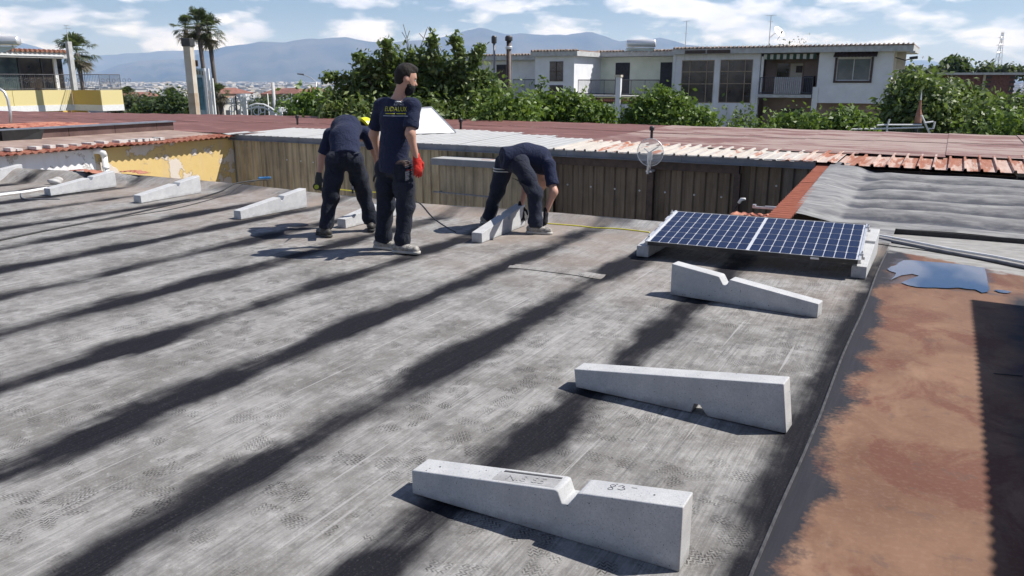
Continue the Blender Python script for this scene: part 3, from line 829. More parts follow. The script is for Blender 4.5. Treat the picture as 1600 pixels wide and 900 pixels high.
for k in range(len(edges) - 1):
    a_, b_ = edges[k], edges[k + 1]
    mat = [M_tan, M_tan2, M_tan][k % 3] if a_ < -6.3 else (M_brown if a_ < -2.95 else M_greyw)
    wall_sheet(a_, b_ - .004 + (.0), -3.9, zr(13, a_) - .12, mat, 13.0 + (.004 * (k % 2)) + (.10 if -6.3 <= a_ < -2.95 else 0))
# side wall (seen over the yellow wall) and body
m = MB(OFF); m.box(-14.18, .9, 13.16, 19.4, -3.9, .33); m.build('inner_wall', M_brownsteel, shed)
# fascia pieces
for k in range(6):
    a_ = -14.25 + k * 2.085; b_ = a_ + 2.08
    m = MB(OFF); m.box(a_, b_, 12.90, 12.945, .325 - .002 * k, .445 - .002 * k); m.box(a_, b_, 12.86, 12.8995, .325 - .002 * k, .337 - .002 * k)
    m.build('fascia', M_fascia, shed)
m = MB(OFF); m.box(-14.25, -1.75, 12.946, 13.3, .325, .329); m.build('soffit', M_fascia, shed)
# header beam and post
m = MB(OFF); m.box(-6.2, -2.9, 12.965, 13.07, .17, .305); m.build('door_header', M_brownsteel, shed)
for x in (-4.42, -2.97):
    m = MB(OFF); m.box(x, x + .10, 12.955, 13.06, -3.9, .17); m.build('post', M_brownsteel, shed)
# bolts along the wall
bolt = MB(); bolt.lathe([(.0, 0), (.016, .0), (.018, .006), (.010, .014), (0.001, .016)], n=8)
bme = bolt.mesh('bolt', M_galv)
for x, z in [(-12.6, -.05), (-12.2, -.06), (-11.85, -.07), (-11.6, -.075), (-10.75, -.09), (-11.8, -.62), (-5.9, -.18), (-5.45, -.19), (-5.0, -.2), (-4.55, -.2), (-4.1, -.2), (-3.6, -.21), (-3.15, -.215), (-2.3, .02), (-1.9, .02), (-2.1, -.3), (-1.75, .17)]:
    part('bolt', bme, shed, (x + 8, -.045, z), (math.pi / 2, 0, 0))
# roof sheets
def roof_sheet(x0, x1, u0, u1, mat, name='roof_sheet', lift=0.0, pitch=.2, h=.035):
    m = MB(OFF); pr = ribbed(x0, x1, pitch, h, None, .14 if h > .03 else .22, .05); n = len(pr)
    us = [u0 + (u1 - u0) * k / 4 for k in range(5)]
    vs = [(x, u, zr(u, x) + hh + lift) for u in us for x, hh in pr]
    m.add(vs, [(j * n + i, j * n + i + 1, (j + 1) * n + i + 1, (j + 1) * n + i) for j in range(4) for i in range(n - 1)])
    vs = [(x, u0, zr(u0, x) + hh + lift) for x, hh in pr] + [(x, u0, zr(u0, x) + hh + lift - .006) for x, hh in pr]
    m.add(vs, [(i, i + 1, n + i + 1, n + i) for i in range(n - 1)])
    return m.build(name, mat, shed, fix=False)
rr = random.Random(4)
x = -14.25; k = 0
while x < -6.3:
    roof_sheet(x, x + 1.0, 12.89, h=.008, u1=float(np.interp(x, [-14.25, -13.3, -10, -6], [14.9, 15.4, 16.1, 14.5])) + rr.uniform(-.03, .03), mat=M_white_roof, lift=.003 * (k % 2)); x += 1.0; k += 1
ends = []
while x < -3.0:
    roof_sheet(x, x + .6, 12.88 + rr.uniform(-.015, .01), float(np.interp(x, [-6.5, -3.7, -1], [14.7, 14.3, 14.4])) + rr.uniform(-.06, .08), M_white_rusty, lift=.003 * (k % 2)); x += .6; k += 1
while x < 3.4:
    mt = M_white_rusty if x < -2.6 else M_half_rusty if x < -1.7 else M_rusty
    roof_sheet(x, x + .6, (12.84 if x > -1.8 else 12.87) + rr.uniform(-.03, .02), float(np.interp(x, [-3.7, -1, 1.2], [14.3, 14.45, 14.95])) + rr.uniform(-.08, .1), mt, lift=.004 * (k % 2) + (-.02 if x > -1.8 else 0), h=.036 if x > -1.8 else .018); x += .6; k += 1
# broken white end flashing at the left corner
m = MB(OFF); m.sheet([-14.5 + .07 * k for k in range(9)], [12.8, 13.1, 13.5], lambda a, b: .455 + .010 * math.sin(a * 17) + .02 * (b - 12.8)); m.build('end_flashing', M_white_roof, shed, fix=False)
# the wide brown-red roof behind, in felt sheets
bigr = thing('red_brown_roof', 'wide flat roof of faded red brown sheets stretching behind the white roof', 'roof', UW(-10, 16, 0), ROT)
OB = (-10, 16, 0)
def zb(u, wc): return .462 + .0035 * (u - 14) + (wc + 10) * .0005 - (.035 * max(0, -19 - wc) / 10)
k = 0; x = -35.0
while x < 7:
    x1 = x + 1.25
    u1 = float(np.interp(x, [-35, -26, -19, -11, -5, 8], [18.6, 19.2, 20.0, 20.4, 20.1, 19.7]))
    u0 = 13.2 if x > -14.2 else float(np.interp(x, [-35, -17.2, -14.3], [13.5, 11.0, 12.8]))
    u0 = float(np.interp(x, [-14.2, -13.3, -10, -6.5, -3.7, -1, 1.2], [14.8, 15.3, 16.0, 14.6, 14.2, 14.3, 14.8])) - .1
    if x < -14.2: u0 = 13.0 if x > -20 else 12.0
    for (ua, ub) in ((u0, u0 + (u1 - u0) * .52), (u0 + (u1 - u0) * .52 - .05, u1)):
        m = MB(OB); lf = .003 * (k % 2); n_ = 5
        m.sheet([x - .02, x + .02, x + .6, x1 - .02], [ua + (ub - ua) * q / 4 for q in range(5)], lambda a, b: zb(b, a) + lf + (.012 if abs(a - x) < .03 else 0) + (.004 if ua > u0 else 0))
        m.build('roof_sheet', M_redroof_left if x < -7 else M_redroof, bigr, fix=False); k += 1
    x = x1
m = MB(OB); m.box(-35, 7.4, 19.2, 19.3, -3.9, .40); m.box(7.2, 7.3, 13.4, 19.3, -3.9, .4); m.build('rear_wall', M_stain, bigr)
# vents
for px_, py_, lab in ((465, 194, 'small black vent pipe on the red roof left of the workers'), (720, 201, 'small black vent pipe on the red roof right of the white hip'), (1018, 216, 'small black vent pipe just behind the round mesh antenna')):
    p = at(px_, py_, .48); t = thing('vent_pipe', lab, 'vent pipe', (p.x, p.y, .46), 0, 'black vent pipes on the red roof')
    m = MB(); m.lathe([(.028, 0), (.028, .17)], n=10); m.build('pipe', M_blackplastic, t, smooth=False)
    m = MB(); m.lathe([(.028, .171), (.05, .175), (.052, .24), (.03, .262)], n=10); m.build('cap', M_blackplastic, t)
# white tilted sheet (hip) on the white roof
def UP(x, y, z): q = uw_of(at(x, y, z)); return Vector((q[0], q[1], z))
p4, p3 = UP(640, 211, .50), UP(713, 207, .50)
h2 = atu(675, 168, p3.y + .95); p2 = Vector((h2[0], p3.y + .95, h2[1])); h1 = atu(640, 172, p3.y + .95); p1 = Vector((h1[0], p3.y + .95, h1[1]))
t = thing('white_roof_hatch', 'tilted white sheet hatch standing on the white roof beside the standing worker', 'roof hatch', UW(-10.6, 15.5, .45), ROT)
m = MB((-10.6, 15.5, .45)); th = Vector((.0, .03, -.012))
a0 = p4 + Vector((-.5, 0, 0)); a1 = p1 + Vector((-.5, 0, 0))
m.add([a0, p3, p2, a1, a0 + th, p3 + th, p2 + th, a1 + th], [(0, 1, 2, 3), (7, 6, 5, 4), (0, 4, 5, 1), (1, 5, 6, 2), (2, 6, 7, 3), (3, 7, 4, 0)])
m.build('sheet', two('bright_white_sheet', (.70, .70, .69), (.74, .74, .73), 1, .6), t)
for a_, b_ in ((a0, a1), (a1, p2), (p2, p3)):
    m = MB((-10.6, 15.5, .45)); m.tube([a_ + Vector((0, -.012, .01)), b_ + Vector((0, -.012, .01))], .012, 4); m.build('edge_line', M_whiteplastic, t)
for q in (p2, a1):
    m = MB((-10.6, 15.5, .45)); m.tube([q + Vector((0, .05, -.03)), (q.x, q.y + .55, .49)], .012, 4); m.build('strut', M_galv, t)
# bay box projecting from the shed wall
t = thing('wall_box', 'white topped sheet metal box projecting from the tan shed wall', 'box', UW(-7.5, 12.6, -.4), ROT)
OX = (-7.5, 12.6, -.4)
m = MB(OX); pr = ribbed(-8.33, -6.35, .2, .018, None)
n = len(pr); m.add([(x, 12.5 - h, -1.4) for x, h in pr] + [(x, 12.5 - h, .14) for x, h in pr], [(i, i + 1, n + i + 1, n + i) for i in range(n - 1)]); m.build('front_panel', M_tan2, t, fix=False)
m = MB(OX); m.box(-8.335, -8.32, 12.5, 12.955, -1.4, .14); m.build('side_panel', M_tan2, t); m = MB(OX); m.box(-6.36, -6.345, 12.5, 12.955, -1.4, .14); m.build('side_panel', M_tan2, t)
m = MB(OX); m.box(-8.45, -6.28, 12.42, 12.89, .205, .22); m.build('top_sheet', M_white_roof, t)
m = MB(OX); m.box(-8.455, -6.275, 12.40, 12.419, .10, .215); m.box(-8.47, -8.455, 12.41, 12.89, .10, .215); m.build('trim', M_fascia, t)
m = MB(OX); m.tube([(-8.4, 12.38, -.40), (-7.0, 12.38, -.42)], .018, 6); m.tube([(-8.3, 12.38, -.40), (-8.3, 12.5, -.40)], .012, 5); m.tube([(-7.1, 12.38, -.42), (-7.1, 12.5, -.42)], .012, 5); m.build('bar', M_greyplastic, t)
m = MB(OX); m.box(-7.45, -7.28, 12.55, 12.6, .2205, .224); m.box(-7.31, -7.28, 12.55, 12.75, .2205, .2245); m.build('paint_mark', M_red_edge, t)
# round mesh antenna
A0 = atu(1016, 238, 12.72); t = thing('mesh_antenna', 'round wire mesh antenna standing at the shed fascia', 'antenna', UW(A0[0], 12.72, A0[1]), ROT)
m = MB(); Rr = .225
ring = [(Rr * math.cos(a), 0, Rr * math.sin(a)) for a in [2 * math.pi * k / 32 for k in range(33)]]
m.tube(ring, .006, 5, cap=False); m.build('rim', M_galv, t)
m = MB()
for k in range(-10, 11):
    z = k * .0205; hw = math.sqrt(max(0, Rr * Rr - z * z))
    m.tube([(-hw, .05 * (hw / Rr) ** 2 * 0, z), (0, .05 * (hw / Rr) ** 2, z), (hw, 0, z)], .0022, 3, cap=False)
    m.tube([(z, 0, -hw), (z, .05 * (hw / Rr) ** 2, 0), (z, 0, hw)], .0016, 3, cap=False)
m.build('mesh', M_galv, t)
m = MB(); m.tube([(-.10, -.01, .06), (0, -.05, 0), (.14, -.01, .10)], .009, 5); m.build('feed_arm', M_whiteplastic, t)
m = MB(); m.tube([(-.04, .03, -.36), (-.04, .03, 0)], .018, 8); m.tube([(-.02, .03, -.30), (.02, -.03, -.26), (.02, -.03, -.12)], .012, 6); m.box(-.03, .03, -.01, .03, -.12, .0); m.build('mount', M_galv, t)
m = MB(); m.box(-.08, .02, .045, .24, -.335, -.305); m.build('bracket', M_galv, t)
# lever with white grip leaning in the gap, and a grey bracket on a red scrap
b = UW(*[atu(1140, 338, 12.3)[0], 12.3, atu(1140, 338, 12.3)[1]])
t = thing('lever_rod', 'dark rod with a white handle leaning against the dark shed door', 'rod', (b.x, b.y, b.z - .4), ROT)
m = MB(); m.tube([(-.12, 0, -.6), (.0, 0, .38), (.10, .1, .60)], .014, 6); m.build('rod', M_brownsteel, t)
m = MB(); m.tube([(.10, .1, .60), (.14, .1, .66), (.20, .09, .67)], [.022, .028, .020], 8); m.build('grip', M_whiteplastic, t, smooth=True)
q = atu(1195, 325, 11.0); t = thing('gutter_bracket', 'grey metal bracket lying on red scrap sheet beside the red edge', 'bracket', UW(q[0], 11.0, q[1]), ROT)
m = MB(); m.box(-.16, .16, -.03, .03, -.01, .015); m.box(-.16, -.12, -.03, .03, .015, .04); m.box(.0, .30, -.015, .015, .016, .03); m.build('plate', M_galv, t, bevel=.003)
m = MB(); m.sheet([-.45 + .03 * k for k in range(28)], [-.9 - .0, -.5, -.2, .1], lambda a, b: -.10 + .012 * math.sin(a * 60) + .02 * b); m.build('scrap_sheet', M_red_edge, t, fix=False)
m = MB(); m.box(-.42, -.38, -.9, .1, -3.3, -.115); m.box(.32, .36, -.9, .1, -3.3, -.115); m.build('support_post', M_brownsteel, t)
# yard floor between the roofs
m = MB(); m.box(-16, 2, 7, 13, -3.95, -3.9); o = m.build('yard_paving', M_slab, None); o.rotation_euler = (0, 0, ROT); tag(o, kind='structure')

# ================================================================== 6. YELLOW BUILDING AT LEFT OF THE GAP
yb = thing('yellow_building', 'low building with peeling yellow wall and red corrugated eave left of the gap', 'building', UW(-14.2, 10, 0), ROT)
OY = (-14.2, 10, 0); WY = -14.25
m = MB(OY); m.box(WY - .2, WY, 9.6, 13.0, -3.9, .36); m.build('wall', M_peel, yb)
m = MB(OY); m.box(WY - .2, WY - .001, 3.0, 9.5995, -3.9, .36); m.build('wall', M_peelwhite, yb, label='white flaking stretch of wall')
m = MB(OY); m.box(-19, WY - .2, 3.0, 12.95, -3.9, .34); m.build('inner_wall', M_brownsteel, yb)
m = MB(OY); us = [3.0 + .025 * k for k in range(401)]
m.sheet([WY + .22, WY + .10, WY - .35], us, lambda a, b: .405 + .03 * (WY + .22 - a) + .020 * math.sin(b * 2 * math.pi / .14) + .012 * math.sin(b * 2.1)); m.build('eave_sheet', M_red_edge, yb, fix=False)
m = MB(OY)
rq = random.Random(9)
for k in range(58):
    u = 3.2 + k * .14
    if (9.2 < u < 10.2 and k % 2) or rq.random() < .22: continue
    u += rq.uniform(-.04, .05)
    h_ = .03 + .02 * rq.random(); d_ = .16 + .1 * rq.random()
    m.box(WY - .12 - d_, WY - .10 + .06 * rq.random(), u, u + .10, .425, .432 + h_)
m.build('mortar_lumps', M_stoneend, yb, label='broken pale mortar along the tile edge')['kind'] = 'stuff'
m = MB(OY); m.sheet([-14.5, -15.2, -16.0, -17.5], [3, 6, 9, 12.95], lambda a, b: .43 + .045 * (-14.5 - a) * .6); m.build('roof', M_brownroof, yb, fix=False)
# dark sheet clad parapet on that roof
for k in range(9):
    a_ = 4.0 + k * 1.08; m = MB(OY); m.box(-16.5, -16.3, a_, min(a_ + 1.07, 13.1), .45, .66); m.build('parapet_panel', M_parapet, yb)
m = MB(OY); m.box(-16.6, -16.24, 3.9, 13.14, .661, .685); m.build('parapet_cap', M_fascia, yb)
m = MB(OY); m.add([(-16.29, 9.0, .47), (-16.29, 9.75, .47), (-16.20, 9.9, .66), (-16.20, 9.35, .66), (-16.27, 9.0, .455), (-16.10, 9.75, .455)], [(0, 1, 2, 3), (4, 5, 2, 3)])
m.box(-16.285, -16.2, 9.05, 9.8, .45, .672); m.build('black_sheet', M_blackcloth, yb)
# drainpipe
t = thing('drainpipe', 'white plastic drainpipe with elbow on the peeling yellow wall', 'drainpipe', UW(WY + .12, 9.72, -.5), ROT)
m = MB(); m.tube([(0, 0, -3.3), (0, 0, .73)], .055, 12); m.build('pipe', M_whiteplastic, t, smooth=True)
m = MB(); m.tube([(0, 0, .72), (0, -.02, .79), (-.03, -.08, .83), (-.10, -.14, .83)], .062, 12); m.build('elbow', M_whiteplastic, t, smooth=True)
m = MB(); m.tube([(0, 0, .48), (0, 0, .54)], .063, 12); m.build('collar', M_whiteplastic, t, smooth=True)
# red ridge streak roof and white flashing near the far yellow house
t = thing('tiled_lean_to', 'narrow salmon tiled roof strip below the yellow balcony house', 'roof', UW(-19, 13.2, 0), ROT)
m = MB((-19, 13.2, 0)); m.sheet([-22 + .12 * k for k in range(30)], [11.5, 12.2, 13.0, 13.6], lambda a, b: .50 + .02 * math.sin(a * 30)); m.build('tiles', M_red_edge, t, fix=False)
m = MB((-19, 13.2, 0)); m.box(-22, -18.5, 11.6, 13.5, -3.9, .46); m.build('wall', M_parapet, t)

# ================================================================== 7. GROUND, PLAIN, TOWN, MOUNTAINS
def zter(x, y):
    r = math.hypot(x, y)
    return float(np.interp(r, [0, 110, 260, 700, 1500, 60000], [-4, -4.3, -9, -22, -31, -34]))
m = MB(); nA = 96; rsx = [0.5, 8, 20, 40, 70, 110, 160, 230, 320, 450, 620, 850, 1200, 1700, 2500, 4000, 7000, 11000, 15500]
vs = [(0, 0, -4)]; fs = []
for r_ in rsx:
    for k in range(nA):
        a = 2 * math.pi * k / nA; vs.append((r_ * math.cos(a), r_ * math.sin(a), zter(r_, 0)))
for k in range(nA): fs.append((0, 1 + k, 1 + (k + 1) % nA))
for i in range(len(rsx) - 1):
    for k in range(nA):
        fs.append((1 + i * nA + k, 1 + (i + 1) * nA + k, 1 + (i + 1) * nA + (k + 1) % nA, 1 + i * nA + (k + 1) % nA))
m.add(vs, fs)
t = NT('plain_ground')
f1 = t.noise(.012, 8, .6, t.obj()); f2 = t.noise(.05, 5, .6, t.obj())
col = t.mix(t.mr(f1, .35, .65), (.05, .065, .03), (.17, .15, .10)); col = t.mix(t.mr(f2, .55, .7), col, (.25, .235, .21))
tag(m.build('ground', t.fin(col, .95, 0, .2), None, smooth=True, fix=False), kind='structure')

def ridge(name, dist, prof, mat, base=-34, depth=3000, seed=0, amp=30):
    xs_ = [p[0] for p in prof]; ys_ = [p[1] for p in prof]; rr = random.Random(seed)
    N = 260; m = MB(); rows = 9; vs = []
    ks = [(rr.uniform(2, 30), rr.uniform(0, 6), 1) for _ in range(10)]
    for j in range(rows):
        f = j / (rows - 1)
        for i in range(N):
            x = xs_[0] + (xs_[-1] - xs_[0]) * i / (N - 1); y = float(np.interp(x, xs_, ys_)) + .5 * math.sin(x * .11 + seed) + .4 * math.sin(x * .23 + 2 * seed) + .3 * math.sin(x * .51)
            top = atY(x, y, dist); hgt = top.z - base
            if j <= 6:
                g_ = j / 6; prof_h = g_ ** 1.35
                dd = dist - depth * (1 - g_)
                wob = sum(math.sin(k_ * (x * .012) + p_ + g_ * 3 * k_ * .15) for k_, p_, _ in ks) * amp * g_ * (1 - g_)
                q = Vector((top.x * (dd / dist), dd, base + hgt * prof_h + wob * .8))
            else:
                g_ = (j - 6) / 2; q = Vector((top.x * (1 + .12 * g_), dist + depth * .5 * g_, base + hgt * (1 - g_)))
            vs.append(q)
    m.add(vs, [(j * N + i, j * N + i + 1, (j + 1) * N + i + 1, (j + 1) * N + i) for j in range(rows - 1) for i in range(N - 1)])
    o = m.build(name, mat, None, smooth=True, fix=False); tag(o, kind='structure'); return o
t = NT('wooded_mountain'); f1 = t.noise(.0012, 8, .62)
M_mt = t.fin(t.mix(t.mr(f1, .35, .7), (.020, .032, .024), (.12, .11, .08)), .95, 0, .1)
P1 = [(-700, 100), (-400, 88), (-200, 84), (-60, 76), (0, 67), (25, 66), (45, 70), (75, 78), (100, 92), (130, 108), (150, 114), (180, 103), (215, 95), (250, 93), (290, 92), (310, 84), (330, 78), (360, 72), (400, 66), (440, 66), (480, 61), (520, 59), (545, 58.5), (570, 64), (600, 67), (640, 64), (680, 61), (705, 55), (725, 48), (750, 43.5), (770, 48), (790, 53), (820, 53), (850, 54), (885, 55), (905, 51), (920, 49), (940, 55), (965, 64), (985, 64), (1010, 62), (1030, 59), (1050, 63), (1075, 70), (1120, 76), (1200, 84), (1300, 90), (1400, 98), (1500, 106), (1600, 112), (2000, 116)]
P1[0:9] = [(-700, 112), (-200, 112), (60, 110), (80, 112), (100, 115), (120, 116), (130, 117), (140, 117), (145, 116)]
ridge('mountain_ridge', 11000, P1, M_mt, seed=3, amp=45)
P2 = [(-900, 70), (-400, 62), (-150, 64), (0, 66), (25, 66), (45, 69), (65, 75), (90, 84), (130, 88), (200, 84), (250, 80), (300, 78), (350, 80), (450, 90), (600, 100), (900, 110), (1200, 95), (1400, 96), (1440, 93), (1480, 99), (1540, 104), (1600, 107), (2000, 104), (2400, 100)]
ridge('mountain_ridge', 14500, P2, M_mt, seed=8, amp=40)

# quarry scar
# town
cols = [((.52, .50, .46), 'white'), ((.42, .36, .27), 'cream'), ((.36, .24, .17), 'orange'), ((.40, .40, .41), 'grey')]
M_h = [two('house_wall_' + n_, tuple(x * .85 for x in c_), c_, .4, .9) for c_, n_ in cols]
M_hr = [two('house_roof_red', (.16, .07, .05), (.26, .12, .09), 1, .9), two('house_roof_grey', (.30, .30, .30), (.42, .42, .42), 1, .9)]
M_hw = two('far_window', (.03, .035, .04), (.06, .06, .07), 1, .3)
def hbox(m, x, y, z, a, sx, sy, h):
    ca, sa = math.cos(a), math.sin(a)
    P = [(x + ca * p - sa * q, y + sa * p + ca * q) for p, q in ((-sx, -sy), (sx, -sy), (sx, sy), (-sx, sy))]
    m.add([(p[0], p[1], z) for p in P] + [(p[0], p[1], z + h) for p in P], [(4, 5, 6, 7), (0, 1, 5, 4), (1, 2, 6, 5), (2, 3, 7, 6), (3, 0, 4, 7)])
protos = []
for ci in range(4):
    for rf in range(2):
        for st in (1, 2):
            h = 3.2 * st + .6; sx, sy = 5 + ci, 4 + rf * 1.5
            wm = MB(); wm.box(-sx, sx, -sy, sy, 0, h); wm.box(-sx * .4, sx * .4, sy, sy + 2, 0, h * .6)
            wme = wm.mesh('wall', M_h[ci])
            rm = MB()
            if rf == 0:
                rm.add([(-sx - .5, -sy - .5, h), (sx + .5, -sy - .5, h), (sx + .5, sy + .5, h), (-sx - .5, sy + .5, h), (-sx * .5, 0, h + 1.7), (sx * .5, 0, h + 1.7)], [(0, 1, 5, 4), (1, 2, 5), (2, 3, 4, 5), (3, 0, 4), (3, 2, 1, 0)])
            else:
                rm.box(-sx - .3, sx + .3, -sy - .3, sy + .3, h + .001, h + .35); rm.box(-1, 1, -1, 1, h + .351, h + 1.6)
            rme = rm.mesh('roof', M_hr[rf])
            wn_ = MB()
            for s_ in range(st):
                for q in (-.6, 0, .6): wn_.box(q * sx - .6, q * sx + .6, -sy - .03, -sy + .01, 1 + 3.2 * s_, 2.4 + 3.2 * s_)
            protos.append((wme, rme, wn_.mesh('window', M_hw), ci, rf, st))
rh = random.Random(21)
cname = ['white', 'cream', 'orange', 'grey']
cnt = 0
for k in range(900):
    if cnt >= 90: break
    r_ = 150 + 560 * rh.random() ** .8; a = R(rh.uniform(-31, -9) if cnt < 82 else rh.uniform(-40, 38))
    x, y = r_ * math.sin(a), r_ * math.cos(a)
    wme, rme, gme, ci, rf, st = protos[rh.randrange(len(protos))]
    if r_ < 240 and st == 2: continue
    lab = '%s %s storey house with %s roof in the distant town left of the trees' % (cname[ci], ['single', 'two'][st - 1], ['red hipped', 'flat grey'][rf])
    o = thing('distant_house', lab, 'house', (x, y, zter(x, y) - .3), rh.uniform(0, 3.1), '%s distant houses with %s roofs' % (cname[ci], ['red hipped', 'flat grey'][rf]))
    part('wall', wme, o); part('roof', rme, o)
    if r_ < 450: part('window', gme, o)
    cnt += 1
for ci in range(4):
    m = MB()
    for k in range(2300):
        r_ = 620 + 6400 * rh.random() ** 1.5; a = R(rh.uniform(-44, 42)); x, y = r_ * math.sin(a), r_ * math.cos(a)
        s_ = rh.uniform(4, 9) * (1 + r_ / 4000)
        hbox(m, x, y, zter(x, y) - 1, rh.uniform(0, 3.1), s_ * rh.uniform(.7, 1.8), s_, rh.uniform(4, 9) * (1 + r_ / 6500))
    tag(m.build('distant_town', M_h[ci] if ci != 2 else M_h[0], None, fix=False), 'hazy mass of ' + ['white', 'cream', 'pale', 'grey'][ci] + ' town houses far out on the plain below the mountains', 'town', None, 'stuff')

# ------------------------------------------------------------------ foliage
def leaves_mesh(name, mat, blobs, n, size, seed=0, twig=10, spread=.35, shell=.55, long=1.9, droop=.2):
    g = np.random.default_rng(seed)
    B = np.array(blobs, float)                         # cx cy cz rx ry rz
    wgt = (B[:, 3] * B[:, 4] + B[:, 4] * B[:, 5]) ; wgt = wgt / wgt.sum()
    nt = max(1, n // twig)
    bi = g.choice(len(B), nt, p=wgt)
    d = g.normal(size=(nt, 3)); d /= np.linalg.norm(d, axis=1)[:, None]
    rad = (shell + (1.05 - shell) * g.random(nt) ** .7)
    # uneven outline
    rad *= .86; rad *= 1 + .16 * np.sin(d[:, 0] * 5 + bi) * np.cos(d[:, 2] * 6 + bi * 2.1) + .10 * g.normal(size=nt)
    tc_ = B[bi, :3] + d * B[bi, 3:6] * rad[:, None]
    ctr = np.repeat(tc_, twig, axis=0) + g.normal(size=(nt * twig, 3)) * spread
    dd = np.repeat(d, twig, axis=0)
    N = len(ctr)
    nrm = dd * .7 + g.normal(size=(N, 3)) * .75 + np.array([0, 0, .35]); nrm /= np.linalg.norm(nrm, axis=1)[:, None]
    t = g.normal(size=(N, 3)); t[:, 2] -= droop; t -= nrm * (t * nrm).sum(1)[:, None]; t /= np.linalg.norm(t, axis=1)[:, None]
    b = np.cross(nrm, t); s = size * (0.6 + .8 * g.random(N))[:, None]
    v = np.empty((N, 4, 3)); v[:, 0] = ctr - t * s * long * .5; v[:, 1] = ctr + b * s * .5 + nrm * s * .12; v[:, 2] = ctr + t * s * long * .5 - nrm * s * .2; v[:, 3] = ctr - b * s * .5 + nrm * s * .12
    me = bpy.data.meshes.new(name); me.vertices.add(N * 4); me.vertices.foreach_set('co', v.reshape(-1))
    me.loops.add(N * 4); me.loops.foreach_set('vertex_index', np.arange(N * 4, dtype=np.int32))
    me.polygons.add(N); me.polygons.foreach_set('loop_start', np.arange(0, N * 4, 4, dtype=np.int32))
    me.materials.append(mat); me.update(calc_edges=True); me.validate()
    return me
def tree(name, label, cat, base, blobs, n, size, mat, seed=0, trunk=.12, group=None, shoots=None, **k):
    """blobs in world coordinates; base = trunk foot"""
    t = thing(name, label, cat, base, 0, group)
    B = [(b[0] - base[0], b[1] - base[1], b[2] - base[2]) + tuple(b[3:]) for b in blobs]
    part('crown', leaves_mesh('crown', mat, B, n, size, seed, **k), t)
    m = MB(); rr = random.Random(seed)
    top = (np.mean([b[0] for b in B]), np.mean([b[1] for b in B]), np.mean([b[2] for b in B]))
    fork = (top[0] * .3, top[1] * .3, max(.4, top[2] * .45))
    m.tube([(0, 0, -.3), (fork[0] * .4, fork[1] * .4, fork[2] * .5), fork], [trunk, trunk * .8, trunk * .65], 8)
    for b in B:
        q = Vector(b[:3]); f = Vector(fork); md = (q + f) / 2 + Vector((rr.uniform(-.2, .2), rr.uniform(-.2, .2), rr.uniform(0, .3)))
        m.tube([f, md, q, q + Vector((rr.uniform(-.3, .3) * b[3], rr.uniform(-.3, .3) * b[3], b[5] * .8))], [trunk * .45, trunk * .3, trunk * .18, .015], 5)
    m.build('trunk', M_bark, t, smooth=True)
    return t
def blobs_px(lst, Y, dep=.8):
    out = []
    for (x, y, rx, ry, *dy) in lst:
        Yy = Y + (dy[0] if dy else 0); p = atY(x, y + 3 + .2 * ry, Yy); s = Yy / F
        out.append((p.x, p.y, p.z, rx * s, rx * s * dep, ry * s * .82))
    return out
# big fig-like tree behind the standing worker
bl = blobs_px([(552, 150, 34, 26), (580, 132, 32, 28, .4), (606, 118, 34, 28, .6), (640, 118, 34, 28), (640, 150, 56, 40, .5), (690, 135, 44, 34, .3), (535, 172, 36, 20, -.5), (590, 172, 56, 26, -.5), (670, 172, 58, 30, -.6), (738, 158, 44, 30), (755, 180, 48, 22, -.4),
               (600, 96, 15, 17), (632, 93, 14, 18), (655, 92, 13, 16), (680, 100, 16, 18), (708, 108, 20, 16), (740, 122, 22, 14), (765, 128, 14, 16), (570, 112, 14, 12)], 26)
tree('fig_tree', 'large fig like tree with spiky top shoots behind the standing worker', 'tree', (atY(650, 180, 26).x, 26, -4), bl, 34000, .088, M_leaf, 1, .2, twig=10, spread=.20, shell=.30, long=2.2, droop=.5)
# thin leafy shoots standing out of the crown
def shoot(label, pts, Y, n, seed, lean=.2):
    P = [atY(x, y, Y) for x, y in pts]; b = P[0]
    t = thing('leafy_shoot', label, 'branch', b, 0)
    m = MB(); m.tube([p - b for p in P], [.03] + [.02] * (len(P) - 2) + [.008], 5); m.build('stem', M_bark, t)
    B = []
    for i in range(len(P) - 1):
        for k in range(4):
            q = P[i].lerp(P[i + 1], (k + .5) / 4) - b
            B.append((q.x, q.y, q.z, .13, .13, .13))
    part('leaves', leaves_mesh('leaves', M_leaf, B, int(n * 1.5), .095, seed, twig=5, spread=.08, shell=.2), t)
shoot('leafy shoot leaning right above the big tree near the thin chimney', [(735, 115), (742, 90), (752, 74)], 25.6, 260, 5)
shoot('leafy upright shoot of the big tree, second from the chimneys', [(716, 118), (719, 90), (716, 70), (707, 60)], 25.6, 260, 6)
shoot('leafy shoot at the left tip of the big tree', [(545, 120), (522, 122), (506, 121)], 25.8, 170, 7)
shoot('tall leafy shoot above the middle of the big tree', [(672, 90), (676, 70), (677, 56)], 25.7, 150, 8)
shoot('leafy shoot above the left middle of the big tree', [(612, 95), (606, 78), (603, 66)], 25.7, 200, 9)
shoot('leafy shoot at upper left of the big tree crown', [(580, 105), (567, 95), (558, 86)], 25.7, 150, 10)
t = thing('bare_twigs', 'thin bare twigs rising above the big tree crown', 'twigs', atY(640, 80, 26)); m = MB(); b = atY(640, 80, 26)
for pts in (((640, 80), (636, 60), (630, 38)), ((636, 60), (640, 48)), ((655, 78), (662, 60), (667, 45)), ((690, 80), (680, 62), (668, 42)), ((662, 60), (655, 52)), ((640, 90), (634, 60), (628, 50))):
    m.tube([atY(x, y, 26) - b for x, y in pts], .010, 4)
m.build('twig', M_bark, t)
